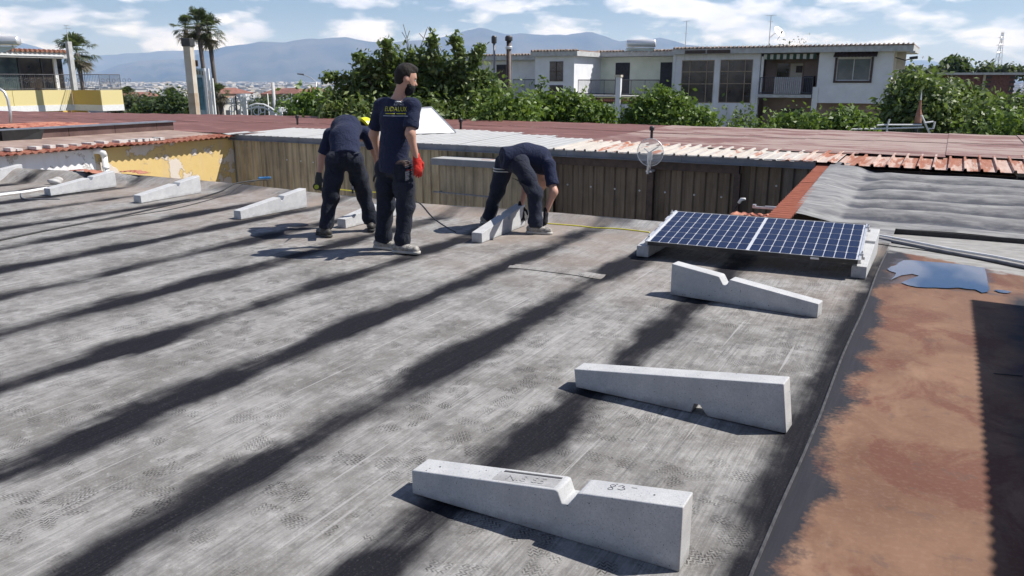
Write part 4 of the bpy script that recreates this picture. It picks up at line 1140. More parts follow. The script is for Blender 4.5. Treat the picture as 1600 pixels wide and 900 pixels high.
# shrubs
def shrub(label, pxs, Y, n, size, mat, seed, name='leafy_shrub', cat='shrub', **k):
    b = blobs_px(pxs, Y); bx = float(np.mean([q[0] for q in b])); by = float(np.mean([q[1] for q in b]))
    return tree(name, label, cat, (bx, by, zter(bx, by)), b, n, size, mat, seed, .08, **k)
shrub('bright leafy shrub at the foot of the big tree, right side', [(800, 178, 30, 20), (780, 188, 30, 14)], 24, 4200, .085, M_leaf_bright, 11)
shrub('leafy bush left of the white veranda pillar', [(870, 172, 28, 22), (905, 178, 34, 22), (935, 182, 24, 18), (850, 162, 12, 22), (893, 158, 14, 14)], 27, 9500, .09, M_leaf_bright, 12, shell=.4, spread=.2)
shrub('rounded dense bush in front of the tall barred windows', [(1010, 168, 30, 28), (1045, 160, 24, 22), (1045, 180, 42, 26), (1080, 185, 32, 20), (1000, 188, 26, 16), (1035, 150, 16, 12)], 26, 13000, .085, M_leaf_bright, 13, shell=.45, spread=.18)
shrub('low green weeds in front of the loggia at the right house', [(1240, 192, 30, 12), (1275, 198, 30, 12), (1310, 194, 26, 14), (1340, 196, 22, 14), (1325, 182, 12, 12)], 27, 4200, .10, M_leaf_bright, 14, spread=.22)
shrub('sparse pale weed below the stained wall', [(1155, 195, 10, 12), (1165, 180, 5, 14)], 27, 240, .08, M_leaf_olive, 15, spread=.2)
shrub('low weeds behind the red roof under the barred window', [(1145, 202, 12, 6), (1180, 204, 12, 5)], 25, 500, .08, M_leaf_bright, 16)
shrub('bright low bush left of the big tree near the thin pole', [(475, 172, 14, 14), (495, 168, 16, 16), (520, 176, 22, 14)], 33, 2600, .15, M_leaf_bright, 17)
shrub('climbing shoots against the white house corner', [(846, 140, 4, 26), (850, 165, 10, 20)], 29, 420, .11, M_leaf, 18, spread=.1)
# trees right
def bigtree(label, pxs, Y, n, size, mat, seed, **k):
    return shrub(label, pxs, Y, n, size, mat, seed, 'leafy_tree', 'tree', **k)
bigtree('dark leafy tree right of the house balcony, nearest the rusty cone', [(1440, 158, 45, 30), (1410, 168, 25, 28), (1460, 184, 50, 26), (1430, 196, 40, 14), (1425, 136, 18, 11)], 34, 15000, .14, M_leaf, 21, shell=.4)
bigtree('dark glossy tree below the brick building, second from the house', [(1490, 164, 34, 28), (1515, 172, 40, 28), (1500, 192, 42, 20), (1478, 148, 22, 12)], 36, 14000, .14, M_leaf, 22, shell=.4)
bigtree('mid green feathery tree at the right picture edge', [(1570, 182, 36, 22), (1600, 172, 26, 26), (1560, 194, 40, 18), (1610, 188, 36, 24), (1640, 160, 30, 40)], 30, 9000, .12, M_leaf, 23, spread=.3)
shrub('bright yellow green weeds in the right corner behind the red roof', [(1560, 205, 20, 9), (1590, 204, 20, 10), (1615, 200, 20, 12)], 24, 1800, .09, M_leaf_bright, 24)
bigtree('small round dark tree rising behind the brick building', [(1492, 100, 16, 14), (1482, 106, 10, 8), (1502, 108, 10, 8)], 95, 1600, .34, M_leaf_dark, 25)
bigtree('pale sparse tree left of the small round dark tree', [(1463, 110, 7, 10), (1460, 118, 12, 6)], 90, 300, .3, M_leaf_olive, 26)
bigtree('sparse grey green tree behind the flat brick roof', [(1545, 107, 16, 8), (1570, 108, 18, 8), (1592, 110, 12, 6)], 92, 900, .3, M_leaf_olive, 27)
bigtree('bare pale bush top just behind the house roof by the dish', [(1250, 64, 14, 7), (1222, 70, 10, 5)], 62, 70, .12, M_leaf_olive, 28, spread=.3)
bigtree('hazy reed like tree line above the right balcony', [(1410, 122, 22, 8), (1440, 118, 26, 8), (1400, 116, 8, 10)], 60, 1500, .22, M_leaf_olive, 29)
# trees left
bigtree('grey green olive like tree behind the yellow balcony', [(205, 160, 22, 9), (225, 166, 26, 10), (195, 170, 24, 9), (250, 168, 26, 9)], 62, 5200, .16, M_leaf_olive, 31)
bigtree('dark dense tree left of the tall chimney pillar', [(262, 163, 24, 11), (280, 167, 20, 11), (240, 172, 30, 8), (275, 153, 12, 9)], 58, 5200, .16, M_leaf_dark, 32)
bigtree('low olive shrub mass behind the white lattice railing', [(455, 168, 20, 9), (420, 166, 18, 7), (398, 172, 14, 8), (440, 172, 16, 8)], 75, 2600, .18, M_leaf_olive, 33)
bigtree('brownish tree patch in the town behind the concrete pole', [(425, 155, 30, 6), (460, 153, 24, 5), (490, 154, 16, 5)], 140, 2200, .3, M_leaf_olive, 34)

def palm(label, px_, ytop, Y, crown_px, seed, skirt=.5, nf=44):
    top = atY(px_, ytop + crown_px, Y); s = Y / F; Rr_ = crown_px * s
    base = atY(px_ + 3, ytop + 200, Y); base = (top.x + .15, Y, zter(top.x, Y))
    t = thing('palm_tree', label, 'palm tree', base, 0, 'fan palms')
    m = MB(); H_ = top.z - base[2]
    m.tube([(0, 0, -.3), (.05, 0, H_ * .3), (-.05, 0, H_ * .7), (-.15, 0, H_)], [.26, .20, .17, .20], 10)
    m.build('trunk', M_palmbark, t, smooth=True)
    rr = random.Random(seed)
    for dead in (False, True):
        vs = []; fs = []
        for k in range(int(nf * (skirt if dead else 1))):
            az = rr.uniform(0, 2 * math.pi); el = rr.uniform(-.35, 1.45) if not dead else rr.uniform(-1.35, -.5)
            d = Vector((math.cos(az) * math.cos(el), math.sin(az) * math.cos(el), math.sin(el)))
            L = Rr_ * rr.uniform(.38, .62); c = Vector((-.15, 0, H_)); tip = c + d * L
            side = d.cross(Vector((0, 0, 1))); side = side.normalized() if side.length > .01 else Vector((1, 0, 0))
            up = side.cross(d)
            w0 = .02; vs_b = len(vs)
            vs += [c - side * w0, c + side * w0, tip + side * w0, tip - side * w0]; fs.append((vs_b, vs_b + 1, vs_b + 2, vs_b + 3))
            nb = 13; bl_ = Rr_ * rr.uniform(.40, .58)
            for j in range(nb):
                a = (j / (nb - 1) - .5) * 2.7
                e = d * math.cos(a) + side * math.sin(a) + up * rr.uniform(-.12, .12)
                q1 = tip + e * bl_ * .55; dr = .30 if not dead else .15
                q2 = tip + e * bl_ * rr.uniform(.85, 1.0) + Vector((0, 0, -bl_ * dr * rr.uniform(.6, 1.4)))
                pw = e.cross(up).normalized() * .035 * (Rr_ / 1.4)
                b0 = len(vs); vs += [tip - pw * .4, tip + pw * .4, q1 + pw, q1 - pw, q2]
                fs += [(b0, b0 + 1, b0 + 2, b0 + 3), (b0 + 3, b0 + 2, b0 + 4)]
        m = MB(); m.add(vs, fs); m.build('dead_fronds' if dead else 'crown', M_palmdead if dead else M_palm, t, fix=False)
    return t
palm('tall fan palm nearest the chimney pillar, left of the pair', 309, 8, 70, 31, 1, .35, 36)
palm('tall fan palm, right and lower of the pair', 326, 20, 71, 30, 2, .35, 34)
palm('tall fan palm leaning out left behind the pillar', 290, 22, 72, 24, 3, .3, 22)
palm('lone fan palm behind the tiled roof of the yellow house', 120, 47, 75, 36, 4, .35, 34)
palm('short drooping palm right of the sign tower', 342, 126, 62, 20, 5, 1.0)
palm('short palm behind the olive trees at left', 200, 132, 66, 16, 6, .3)
palm('short palm just left of the chimney pillar', 268, 134, 64, 16, 7, .3)

# ================================================================== 8. YELLOW BALCONY HOUSE, FAR LEFT
def atw(x, y, wc):
    r = ray(x, y); t = wc / (r[0] * CA - r[1] * SA)
    return ((r[0] * SA + r[1] * CA) * t, EYE + r[2] * t)
WB = -53.0
U1, _ = atw(112, 141, WB)
def zW(y, x=60): return atw(x, y, WB)[1]
yh = thing('balcony_house', 'yellow house with glazed veranda, tiled eave and balconies at far left', 'house', UW(WB, U1 - 5, -4), ROT)
OH = (WB, U1 - 5, -4)
zs, zt, zroof_ = zW(165), zW(141), zW(84)
m = MB(OH); m.box(WB - 7, WB - 1.2, U1 - 14, U1 + .4, -4, zt - .02); m.build('lower_wall', M_yellow, yh)
for k in range(3):                            # balcony aprons in panels
    a_ = U1 - 12 + k * 4.0
    m = MB(OH); m.box(WB - .12, WB, a_, a_ + 3.97, zs + .02, zt); m.build('balcony_apron', M_yellowlit, yh)
m = MB(OH); m.box(WB - 1.4, WB + .03, U1 - 12, U1, zs - .38, zs + .018); m.build('balcony_slab', M_whiteplastic, yh)
m = MB(OH); m.box(WB - 1.5, WB - .13, U1 - 12, U1 - .02, zt - .3, zt - .15); m.build('balcony_floor', M_slab, yh)
# step back bay
W2 = uw_of(atY(145, 150, 53.9))[0]
m = MB(OH); m.box(WB + .01, W2, U1, U1 + .12, zs - .05, zt); m.build('balcony_apron', M_yellow, yh, label='yellow apron facing the roof in a shade-darkened tone')  # side turned from the sun gets the deeper plaster as painted shade
U2 = atw(190, 150, W2)[0]
m = MB(OH); m.box(W2 + .002, W2 + .12, U1 - .01, U2, zs + .02, zt); m.build('balcony_apron', M_yellowlit, yh)
m = MB(OH); m.box(WB, W2 + .14, U1 - .02, U2, zs - .38, zs + .018); m.build('balcony_slab', M_whiteplastic, yh)
m = MB(OH); m.box(WB - .5, WB + .1, U1 + .1, U1 + .9, -4, zs - .39); m.build('pillar', M_yellow, yh)
m = MB(OH); m.box(WB - 7, WB - 1.0, U1 + .4, U2, -4, zt - .05); m.build('lower_wall', M_pink, yh)
# veranda glazing: frames and panes along u
VW = WB - 1.6; zc = zW(90, 60)
for k in range(7):
    a_ = U1 - 10.2 + k * 1.55
    m = MB(OH); m.box(VW, VW + .04, a_ + .06, a_ + 1.49, zt, zc); m.build('window_pane', [M_glass_d, M_glass_b, M_glass_d][k % 3], yh)
    m = MB(OH); m.box(VW - .02, VW + .10, a_ - .05, a_ + .05, zt, zc); m.build('window_post', M_darkmetal, yh)
m = MB(OH); m.box(VW + .12, VW + .14, U1 - 7.3, U1 - 5.6, zt + .2, zc - .1); m.build('curtain', M_whiteplastic, yh)
m = MB(OH); m.box(VW - 6, VW - 3, U1 - 14, U1 - .2, zt, zc); m.build('inner_wall', M_pink, yh)
m = MB(OH); m.box(VW - .1, VW + .18, U1 - .1, U1 + .12, zt, zc); m.build('corner_post', M_whiteplastic, yh)
m = MB(OH); m.box(VW - 6.2, VW + .9, U1 - 14, U1 + .9, zc + .01, zc + .42); m.build('eave_beam', M_slab, yh)
m = MB(OH)
m.sheet([U1 - 14 + .08 * k for k in range(188)], [0, 1], lambda a, b: 0)
m.v = [(VW + 1.0 - 3.5 * y, x, zc + .45 + .10 * y + .06 * math.sin(x * 2 * math.pi / .32)) for x, y, z in m.v]
m.build('tiled_eave', M_terra_old, yh, fix=False)
m = MB(OH)
for k in range(46): m.tube([(VW + .7, U1 - 14 + .325 * k, zc + .50), (VW + 1.06, U1 - 14 + .325 * k, zc + .44)], .10, 6)
m.build('tile_ends', M_terra, yh)
m = MB(OH); m.box(VW + .92, VW + .96, U1 - 5.5, U1 + .2, zc + .12, zc + .22); m.build('gutter', M_whiteplastic, yh)
m = MB(OH); m.box(VW - 6, VW - 3, U1 - 14, U1 - 3.5, zc + .42, zc + .75); m.build('roof_slab', M_whiteplastic, yh)
# railings
def railing(parent, off, p0, p1, z0, z1, mat, n=24, top=.03, balr=.012, post_every=8):
    p0 = Vector(p0); p1 = Vector(p1); m = MB(off)
    for z in (z0 + .08, z1): m.tube([(p0.x, p0.y, z), (p1.x, p1.y, z)], top, 4)
    m.build('handrail', mat, parent)
    m = MB(off)
    for k in range(n + 1):
        q = p0.lerp(p1, k / n); m.tube([(q.x, q.y, z0), (q.x, q.y, z1)], balr * (2 if k % post_every == 0 else 1), 4, cap=False)
    m.build('balusters', mat, parent)['kind'] = 'stuff'
railing(yh, OH, (WB - .03, U1 - 12), (WB - .03, U1), zt, zt + 1.0, M_rail, 100, .025, .011, 10)
railing(yh, OH, (WB, U1 + .05), (W2 + .05, U1 + .05), zt, zt + 1.0, M_rail, 18, .025, .011, 9)
railing(yh, OH, (W2 + .05, U1 + .05), (W2 + .05, U2), zt, zt + 1.0, M_rail, 22, .025, .011, 11)
m = MB(OH)
for k in range(30):                           # scroll work between the balusters
    c_ = U1 - 11 + k * .4
    m.tube([(WB, c_ + .13 * math.cos(a), zt + .62 + .13 * math.sin(a)) for a in [k2 * .9 for k2 in range(8)]], .014, 4)
for k in range(6):
    c_ = U1 + .3 + k * .4
    m.tube([(W2 + .05, c_ + .12 * math.cos(a), zt + .62 + .12 * math.sin(a)) for a in [k2 * .9 for k2 in range(8)]], .014, 4)
m.build('scroll_ornament', M_rail, yh)
# roof tank, chimney pole with antenna
def solar_heater(label, p, L, rr_, ang, leg=.5):
    t = thing('water_heater', label, 'water tank', p, ang)
    m = MB(); m.tube([(-L / 2, 0, leg + rr_), (-L / 2 + .06, 0, leg + rr_), (L / 2 - .06, 0, leg + rr_), (L / 2, 0, leg + rr_)], [rr_ * .85, rr_, rr_, rr_ * .85], 18); m.build('tank', M_alu, t, smooth=True)
    m = MB()
    for x in (-L * .3, L * .3): m.tube([(x, -.35, 0), (x, 0, leg + .02)], .03, 4); m.tube([(x, .35, 0), (x, 0, leg + .02)], .03, 4)
    m.build('stand', M_galv, t)
    m = MB(); m.add([(-L / 2, -.2, leg * .9), (L / 2, -.2, leg * .9), (L / 2, -1.6, .06), (-L / 2, -1.6, .06)], [(0, 1, 2, 3)]); m.build('collector', M_glass_b, t, fix=False)
    m = MB(); m.tube([(-L / 2 - .005, 0, leg + rr_), (-L / 2 + .001, 0, leg + rr_)], rr_ * .6, 14); m.build('end_cap', M_greyplastic, t)
    return t
p = atY(2, 66, 51); solar_heater('white roof tank on the yellow house, cut by the left picture edge', (p.x, p.y, p.z - .7), 2.2, .28, 0, .5)
p = atY(113, 112, 54); t = thing('chimney_pole', 'white square chimney pole with small antenna by the yellow house roof', 'chimney', (p.x, p.y, zt), ROT)
ph = atY(111, 65, 54).z - zt
m = MB(); m.box(-.14, .14, -.14, .14, 0, ph); m.build('shaft', M_slab, t)
m = MB(); m.tube([(0, 0, ph), (0, 0, ph + 1.0)], .02, 5); m.build('mast', M_galv, t)
m = MB(); m.tube([(-.35, 0, ph + .8), (.45, 0, ph + .8)], .012, 4); m.tube([(-.25, 0, ph + 1.0), (.35, 0, ph + 1.0)], .012, 4); m.tube([(-.2, 0, ph + .9), (-.2, 0, ph + 1.1)], .01, 4); m.build('antenna_bar', M_galv, t)
# canopy mess, awnings and low white sheet under the balcony
p = UW(uw_of(atY(80, 178, 40))[0], uw_of(atY(80, 178, 40))[1], -.0)
t = thing('sheet_canopy', 'white edged low canopy roof in front of the yellow house', 'canopy', (p.x, p.y, -4), ROT)
for k, (dx, dz, mt) in enumerate(((0, 0, M_whiteplastic), (-2.2, -.05, M_brownsteel), (-3.5, .05, M_brownsteel))):
    zc_ = atY(75, 181, 40).z + dz - .12
    m = MB(); m.add([(-1.2 + dx, -3, zc_ + 4), (-.9 + dx, 4.2, zc_ + 4), (.5 + dx, 4.2, zc_ + 3.86), (.3 + dx, -3, zc_ + 3.86), (-1.2 + dx, -3, zc_ + 3.93), (-.9 + dx, 4.2, zc_ + 3.93), (.5 + dx, 4.2, zc_ + 3.79), (.3 + dx, -3, zc_ + 3.79)], [(0, 1, 2, 3), (7, 6, 5, 4), (0, 4, 5, 1), (1, 5, 6, 2), (2, 6, 7, 3), (3, 7, 4, 0)])
    m.build('sheet', mt, t)
m = MB()
for x, y in ((.3, -2.8), (.3, 4), (-3, -2.8), (-3, 4)): m.tube([(x, y, 0), (x, y, 3.85)], .04, 5)
m.build('post', M_galv, t)
# bent lamp pipe at the far left
pts = [(17, 192), (16, 175), (12, 155), (7, 144), (0, 139), (-20, 137)]; b = atY(17, 192, 17)
t = thing('curved_pipe', 'grey curved pipe arching in from the left picture edge', 'pipe', b); m = MB(); m.tube([atY(x, y, 17) - b for x, y in pts], .028, 8); m.build('pipe', M_galv, t, smooth=True)

# ================================================================== 9. PILLAR, SIGN TOWER, GATES, POLES
def pillar_px(name, label, cat, x0, x1, yt, yb, Y, mats, capmat=None):
    a_ = atY(x0, yt, Y); b_ = atY(x1, yt, Y); wd = abs(b_.x - a_.x); cx = (a_.x + b_.x) / 2
    zb_ = zter(cx, Y); t = thing(name, label, cat, (cx, Y, zb_), R(-10))
    return t, wd, a_.z - zb_
t, wd, h = pillar_px('chimney_pillar', 'tall pale square chimney pillar with dark sooty top by the palms', 'chimney', 287, 299, 60, 177, 48, None)
m = MB(); m.box(-wd / 2, wd / 2, -wd / 2, wd / 2, 0, h * .62); m.build('lower_shaft', two('rusty_render', (.36, .27, .19), (.50, .42, .33), 1.5, .9), t)
m = MB(); m.box(-wd / 2 + .01, wd / 2 - .01, -wd / 2 + .01, wd / 2 - .01, h * .62, h - .45); m.build('shaft', two('tan_render', (.40, .31, .22), (.56, .53, .47), .6, .9), t)
m = MB(); m.box(-wd / 2 - .05, wd / 2 + .05, -wd / 2 - .05, wd / 2 + .05, h - .45, h); m.build('sooty_cap', M_darkmetal, t, bevel=.04)
# sign tower
p0 = atY(302, 107, 52); p1 = atY(323, 176, 52); zb_ = zter(p0.x, 52)
t = thing('sign_tower', 'tall sign panel with teal picture and white side posts by the palms', 'sign', (atY(312, 150, 52).x, 52, zb_), R(-8))
H_ = p0.z - zb_; W_ = 20 * 52 / F
m = MB(); m.box(-W_ / 2, W_ / 2, 0, .12, H_ - 2.9, H_); m.build('panel', two('blue_white_sign', (.20, .30, .34), (.42, .52, .56), 1.5, .6), t)
m = MB(); m.box(-W_ / 2 + .03, W_ / 2 - .12, -.02, -.001, H_ - 2.55, H_ - .55); m.build('picture', two('teal_picture', (.02, .07, .09), (.08, .22, .28), 2.2, .5, lo=.3, hi=.7), t)
m = MB()
for k in range(5):                           # arched dark letters, unreadable at this distance
    a = (k - 2) * .42; m.box(.19 * k - .45, .19 * k - .36, -.02, -.001, H_ - .42 + .06 * math.cos(a * 2), H_ - .16 + .06 * math.cos(a * 2))
m.build('arched_lettering', two('ochre_letters', (.10, .08, .03), (.22, .17, .05), 3, .6), t)
m = MB(); m.box(-W_ / 2 + .05, W_ / 2 - .1, -.0, .1, H_ - 3.6, H_ - 2.95); m.build('lower_panel', M_greyplastic, t)
m = MB(); m.box(-W_ / 2, -W_ / 2 + .48, .02, .1, H_ + .12, H_ + .5); m.build('small_top_sign', M_brownsteel, t)
for x, hh in ((W_ / 2 + .05, H_ + .02), (W_ / 2 + .30, H_ + .0), (W_ / 2 + .52, H_ - .6)):
    m = MB(); m.box(x - .06, x + .06, -.05, .07, 0, hh); m.build('side_post', M_whiteplastic, t)
m = MB(); m.box(-W_ / 2, W_ / 2, .02, .1, 0, H_ - 3.7); m.build('base', M_greyplastic, t)
# ornate white railings / gates
def z_at(y, Y): return atY(400, y, Y).z
gb = atY(395, 176, 60); t = thing('white_bridge_railing', 'white ornate railings and arched footbridge beyond the red roof', 'railing', (gb.x, 60, zter(gb.x, 60)), 0)
zg = -zter(gb.x, 60)
def L_(x, y): p = atY(x, y, 60); return Vector((p.x - gb.x, 0, p.z + zg))
for dz in (0, 5):
    m = MB(); m.tube([L_(388, 166 + dz), L_(400, 162 + dz), L_(412, 163 + dz), L_(424, 169 + dz), L_(432, 176 + dz)], .07, 6); m.build('arch', M_whiteplastic, t)
m = MB()
for x, y in ((362, 150), (366, 150), (376, 148), (381, 148), (384, 150), (393, 165), (404, 162), (414, 165)):
    m.tube([L_(x, y), L_(x, 184)], .05, 5)
m.build('upright', M_whiteplastic, t)
m = MB()
for cx, cy, r_ in ((360, 158, 5), (368, 155, 4), (377, 154, 4), (388, 154, 4), (394, 152, 4), (402, 174, 6), (410, 172, 4), (363, 170, 5), (371, 168, 5), (383, 166, 5)):
    m.tube([L_(cx + r_ * math.cos(a), cy + r_ * math.sin(a)) for a in [k * .8 for k in range(9)]], .035, 4)
m.build('scroll', M_whiteplastic, t)
m = MB(); a_ = L_(376, 147); b_ = L_(386, 184); m.box(a_.x, b_.x, .1, .3, b_.z, a_.z); m.build('gate_pier', M_whiteplastic, t)
m = MB(); a_ = L_(368, 150); b_ = L_(373, 184); m.box(a_.x, b_.x, -.2, -.1, b_.z, a_.z); m.build('dark_post', M_darkmetal, t)
m = MB(); a_ = L_(398, 168); b_ = L_(440, 184); m.box(L_(420, 170).x, b_.x, .2, .4, b_.z, L_(0, 174).z); m.build('wall', M_plaster, t)
gb2 = atY(450, 160, 58); t = thing('vaulted_grey_shelter', 'dark grey vaulted shelter with white scrolls behind the red roof', 'shelter', (gb2.x, 58, zter(gb2.x, 58)), 0)
zz = zter(gb2.x, 58)
def L2(x, y, d=0): p = atY(x, y, 58); return Vector((p.x - gb2.x, d, p.z - zz))
prof = [L2(448, 184), L2(448, 176), L2(450, 168), L2(455, 163), L2(462, 161), L2(466, 161), L2(466, 184)]
m = MB(); m.prism([(q.x, q.z) for q in prof], 1, 0, 3.0); m.build('vault', M_fascia, t)
m = MB(); m.box(L2(440, 0).x, L2(448, 0).x - .01, .2, 2.5, 0, L2(0, 178).z); m.build('side_wall', M_darkmetal, t)
m = MB()
for cx, cy, r_ in ((451, 158, 4), (461, 158, 4), (456, 155, 2)):
    m.tube([L2(cx + r_ * math.cos(a), cy + r_ * math.sin(a), -.05) for a in [math.pi + k * .5 for k in range(8)]], .05, 4)
m.tube([L2(456, 162, -.05), L2(456, 146, -.05)], .03, 4); m.build('scroll', M_whiteplastic, t)
m = MB(); m.tube([L2(440, 174), L2(440, 168)], .5, 6); m.build('finial', M_whiteplastic, t)
# thin things
def pole(label, x, yt, Y, r_, mat, name='pole', cat='pole', extra=None, lean=0):
    a_ = atY(x, yt, Y); zb_ = zter(a_.x, Y); t = thing(name, label, cat, (a_.x, Y, zb_), 0); h = a_.z - zb_
    m = MB(); m.tube([(lean, 0, 0), (0, 0, h)], [r_ * 1.2, r_ * .8], 8); m.build('shaft', mat, t, smooth=True)
    if extra: extra(t, h, Y / F)
    return t
def ex_cross(t, h, s):
    m = MB(); m.box(-.05, 1.0, -.05, .05, h - 1.5, h - 1.42); m.tube([(.8, 0, h - 1.42), (.8, 0, h - 1.2)], .04, 5); m.build('crossarm', M_slab, t)
pole('pale concrete utility pole standing left of the vaulted grey shelter', 426, 129, 70, .17, M_slab, extra=ex_cross)
pole('thin grey pole at the left edge of the big tree', 503, 150, 40, .03, M_galv)
pole('short white rod between the railings and the concrete pole', 418, 146, 66, .04, M_whiteplastic)
def ex_lamp(t, h, s):
    m = MB(); m.tube([(0, 0, h), (-.5, 0, h + .4), (-1.3, 0, h + .75)], .04, 5); m.build('arm', M_galv, t)
    m = MB(); m.tube([(-1.2, 0, h + .74), (-1.9, 0, h + .82)], [.10, .07], 8); m.build('lamp_head', M_fascia, t)
pole('thin street lamp with curved arm standing above the distant town', 494, 128, 85, .06, M_galv, 'street_lamp', 'street lamp', ex_lamp)
# stove pipes left of the white house
def ex_cap(rc):
    def f(t, h, s):
        m = MB(); m.lathe([(rc, h), (rc * 1.5, h + .02), (rc * 1.5, h + .25), (rc, h + .3)], n=10); m.build('cowl', M_darkmetal, t)
    return f
pole('thinner dark stove pipe left of the white house', 772, 68, 33, .055, M_greyplastic, 'stove_pipe', 'chimney pipe', ex_cap(.07))
def ex_cap2(t, h, s):
    m = MB(); m.lathe([(.13, h), (.15, h + .02), (.15, h + .14), (.10, h + .20)], n=12); m.build('cowl', M_darkmetal, t)
    m = MB(); m.lathe([(.122, h - .32), (.14, h - .30), (.14, h - .22), (.122, h - .20)], n=12); m.build('clamp_ring', M_galv, t)
    m = MB(); m.box(.10, .22, -.1, .1, h - 2.2, h - 1.9); m.build('meter_box', M_slab, t)
pole('thicker brown stove pipe with bright ring left of the white house', 795, 64, 33, .115, M_brownsteel, 'stove_pipe', 'chimney pipe', ex_cap2)
pole('short pale post between the two stove pipes', 778, 124, 32, .06, M_cream)

# ================================================================== 10. WHITE HOUSE
HU = 50.0
def hz(y, x=1200, u=HU): return atu(x, y, u)[1]
def hx(x, y=110, u=HU): return atu(x, y, u)[0]
wh = thing('white_house', 'long two storey white house with barred windows, balconies and tiled flat eave', 'house', UW(-14, HU, -4), ROT)
OW = (-14, HU, -4)
Z0, Z1, Z2 = -4.0, .62, 3.05                   # ground, upper floor, soffit
def wbox(name, mat, x0, x1, u0, u1, z0, z1, label=None, y=110, parent=None, **k):
    a_, b_ = hx(x0, y), hx(x1, y)
    m = MB(OW); m.box(a_, b_, u0, u1, z0, z1); return m.build(name, mat, parent or wh, label=label, **k)
# wall blocks
wbox('wall', M_plaster, 836, 897, HU, HU + 7, Z0, Z2 + .1)
RC = 4.6
wbox('wall', M_green_plaster, 897.2, 1060, HU + RC, HU + 7, Z1, Z2 + .1)
wbox('wall', M_pink, 897.2, 1051, HU + RC, HU + 7, Z0, Z1 - .01)
wbox('wall', M_plaster, 700, 835.8, HU + 1.6, HU + 6, Z0, Z2 + .1)
# window block with two openings
def wall_with_holes(x0, x1, z0, z1, holes, mat, u=HU, th=.3):
    xs_ = sorted({x0, x1, *[h[0] for h in holes], *[h[1] for h in holes]}); zs_ = sorted({z0, z1, *[h[2] for h in holes], *[h[3] for h in holes]})
    m = MB(OW)
    for i in range(len(xs_) - 1):
        for j in range(len(zs_) - 1):
            cx, cz = (xs_[i] + xs_[i + 1]) / 2, (zs_[j] + zs_[j + 1]) / 2
            if any(h[0] < cx < h[1] and h[2] < cz < h[3] for h in holes): continue
            m.box(xs_[i], xs_[i + 1], u, u + th, zs_[j], zs_[j + 1])
    return m.build('wall', mat, wh, fix=False)
wa = (hx(1065), hx(1116), hz(161, 1090), hz(94, 1090)); wb_ = (hx(1125), hx(1176), hz(161, 1150), hz(93, 1150))
wall_with_holes(hx(1051.2), hx(1187), Z0, Z2 + .1, [wa, wb_], M_stain)
wbox('inner_wall', M_pink, 1051.2, 1187, HU + 2.5, HU + 6, Z0, Z2)
def window(x0, x1, z0, z1, vs_, hs_, fm, gm, u=HU, cur=None):
    o = MB(OW); fw = .045
    o.box(x0, x1, u + .06, u + .075, z0, z1); g_ = o.build('window_pane', gm, wh)
    f = MB(OW)
    xs_ = [x0 + fw / 2] + [x0 + (x1 - x0) * v for v in vs_] + [x1 - fw / 2]; zs_ = [z0 + fw / 2] + [z0 + (z1 - z0) * v for v in hs_] + [z1 - fw / 2]
    for x in xs_: f.box(x - fw / 2, x + fw / 2, u + .02, u + .055, z0, z1)
    for i in range(len(xs_) - 1):
        for z in zs_: f.box(xs_[i] + fw / 2, xs_[i + 1] - fw / 2, u + .022, u + .052, z - fw / 2, z + fw / 2)
    f.build('window_frame', fm, g_ and wh)
    if cur:
        c = MB(OW)
        for k in range(int((x1 - x0) / .16)): c.box(x0 + .08 + k * .16, x0 + .19 + k * .16, u + .078, u + .09, z0 + .1, z0 + cur * (z1 - z0) + .05 * math.sin(k * 2.3))
        c.build('curtain', M_cream, wh)
window(*wa, [.25, .77], [.45, .73], M_frame_t, M_glass_d, cur=.32)
window(*wb_, [.25, .77], [.45, .73], M_frame_t, M_glass_d)
# left block windows
for ya, yb in ((127, 96), (156, 133)):
    z0, z1 = hz(ya, 868), hz(yb, 868); x0, x1 = hx(859), hx(880)
    m = MB(OW); m.box(x0, x1, HU - .02, HU - .005, z0, z1); m.build('window_pane', M_glass_d, wh)
    f = MB(OW); f.box(x0, x1, HU - .06, HU - .021, z1 - .05, z1); f.box(x0, x1, HU - .06, HU - .021, z0, z0 + .05); f.box((x0 + x1) / 2 - .025, (x0 + x1) / 2 + .025, HU - .05, HU - .0215, z0 + .05, z1 - .05); f.box(x0, (x0 + x1) / 2 - .026, HU - .05, HU - .0215, (z0 + z1) / 2 - .02, (z0 + z1) / 2 + .02); f.box((x0 + x1) / 2 + .026, x1, HU - .05, HU - .0215, (z0 + z1) / 2 - .02, (z0 + z1) / 2 + .02); f.build('window_frame', M_brownsteel, wh)
# recessed doors
for x0, x1 in ((962, 984), (1032, 1050)):
    a_ = atu(x0, 110, HU + RC)[0]; b_ = atu(x1, 110, HU + RC)[0]
    m = MB(OW); m.box(a_, b_, HU + RC - .04, HU + RC - .005, Z1, hz(98, 980, HU + RC)); m.build('shutter_door', M_shutter, wh)
a_ = atu(776, 110, HU + 1.6)[0]; b_ = atu(797, 110, HU + 1.6)[0]
m = MB(OW); m.box(a_, b_, HU + 1.56, HU + 1.595, Z1, hz(101, 785, HU + 1.6)); m.build('shutter_door', M_brownsteel, wh)
m = MB(OW); m.box(a_ + .1, a_ + .7, HU + 1.52, HU + 1.555, hz(108, 785, HU + 1.6), hz(101, 785, HU + 1.6)); m.build('vent_window', M_shutter, wh)
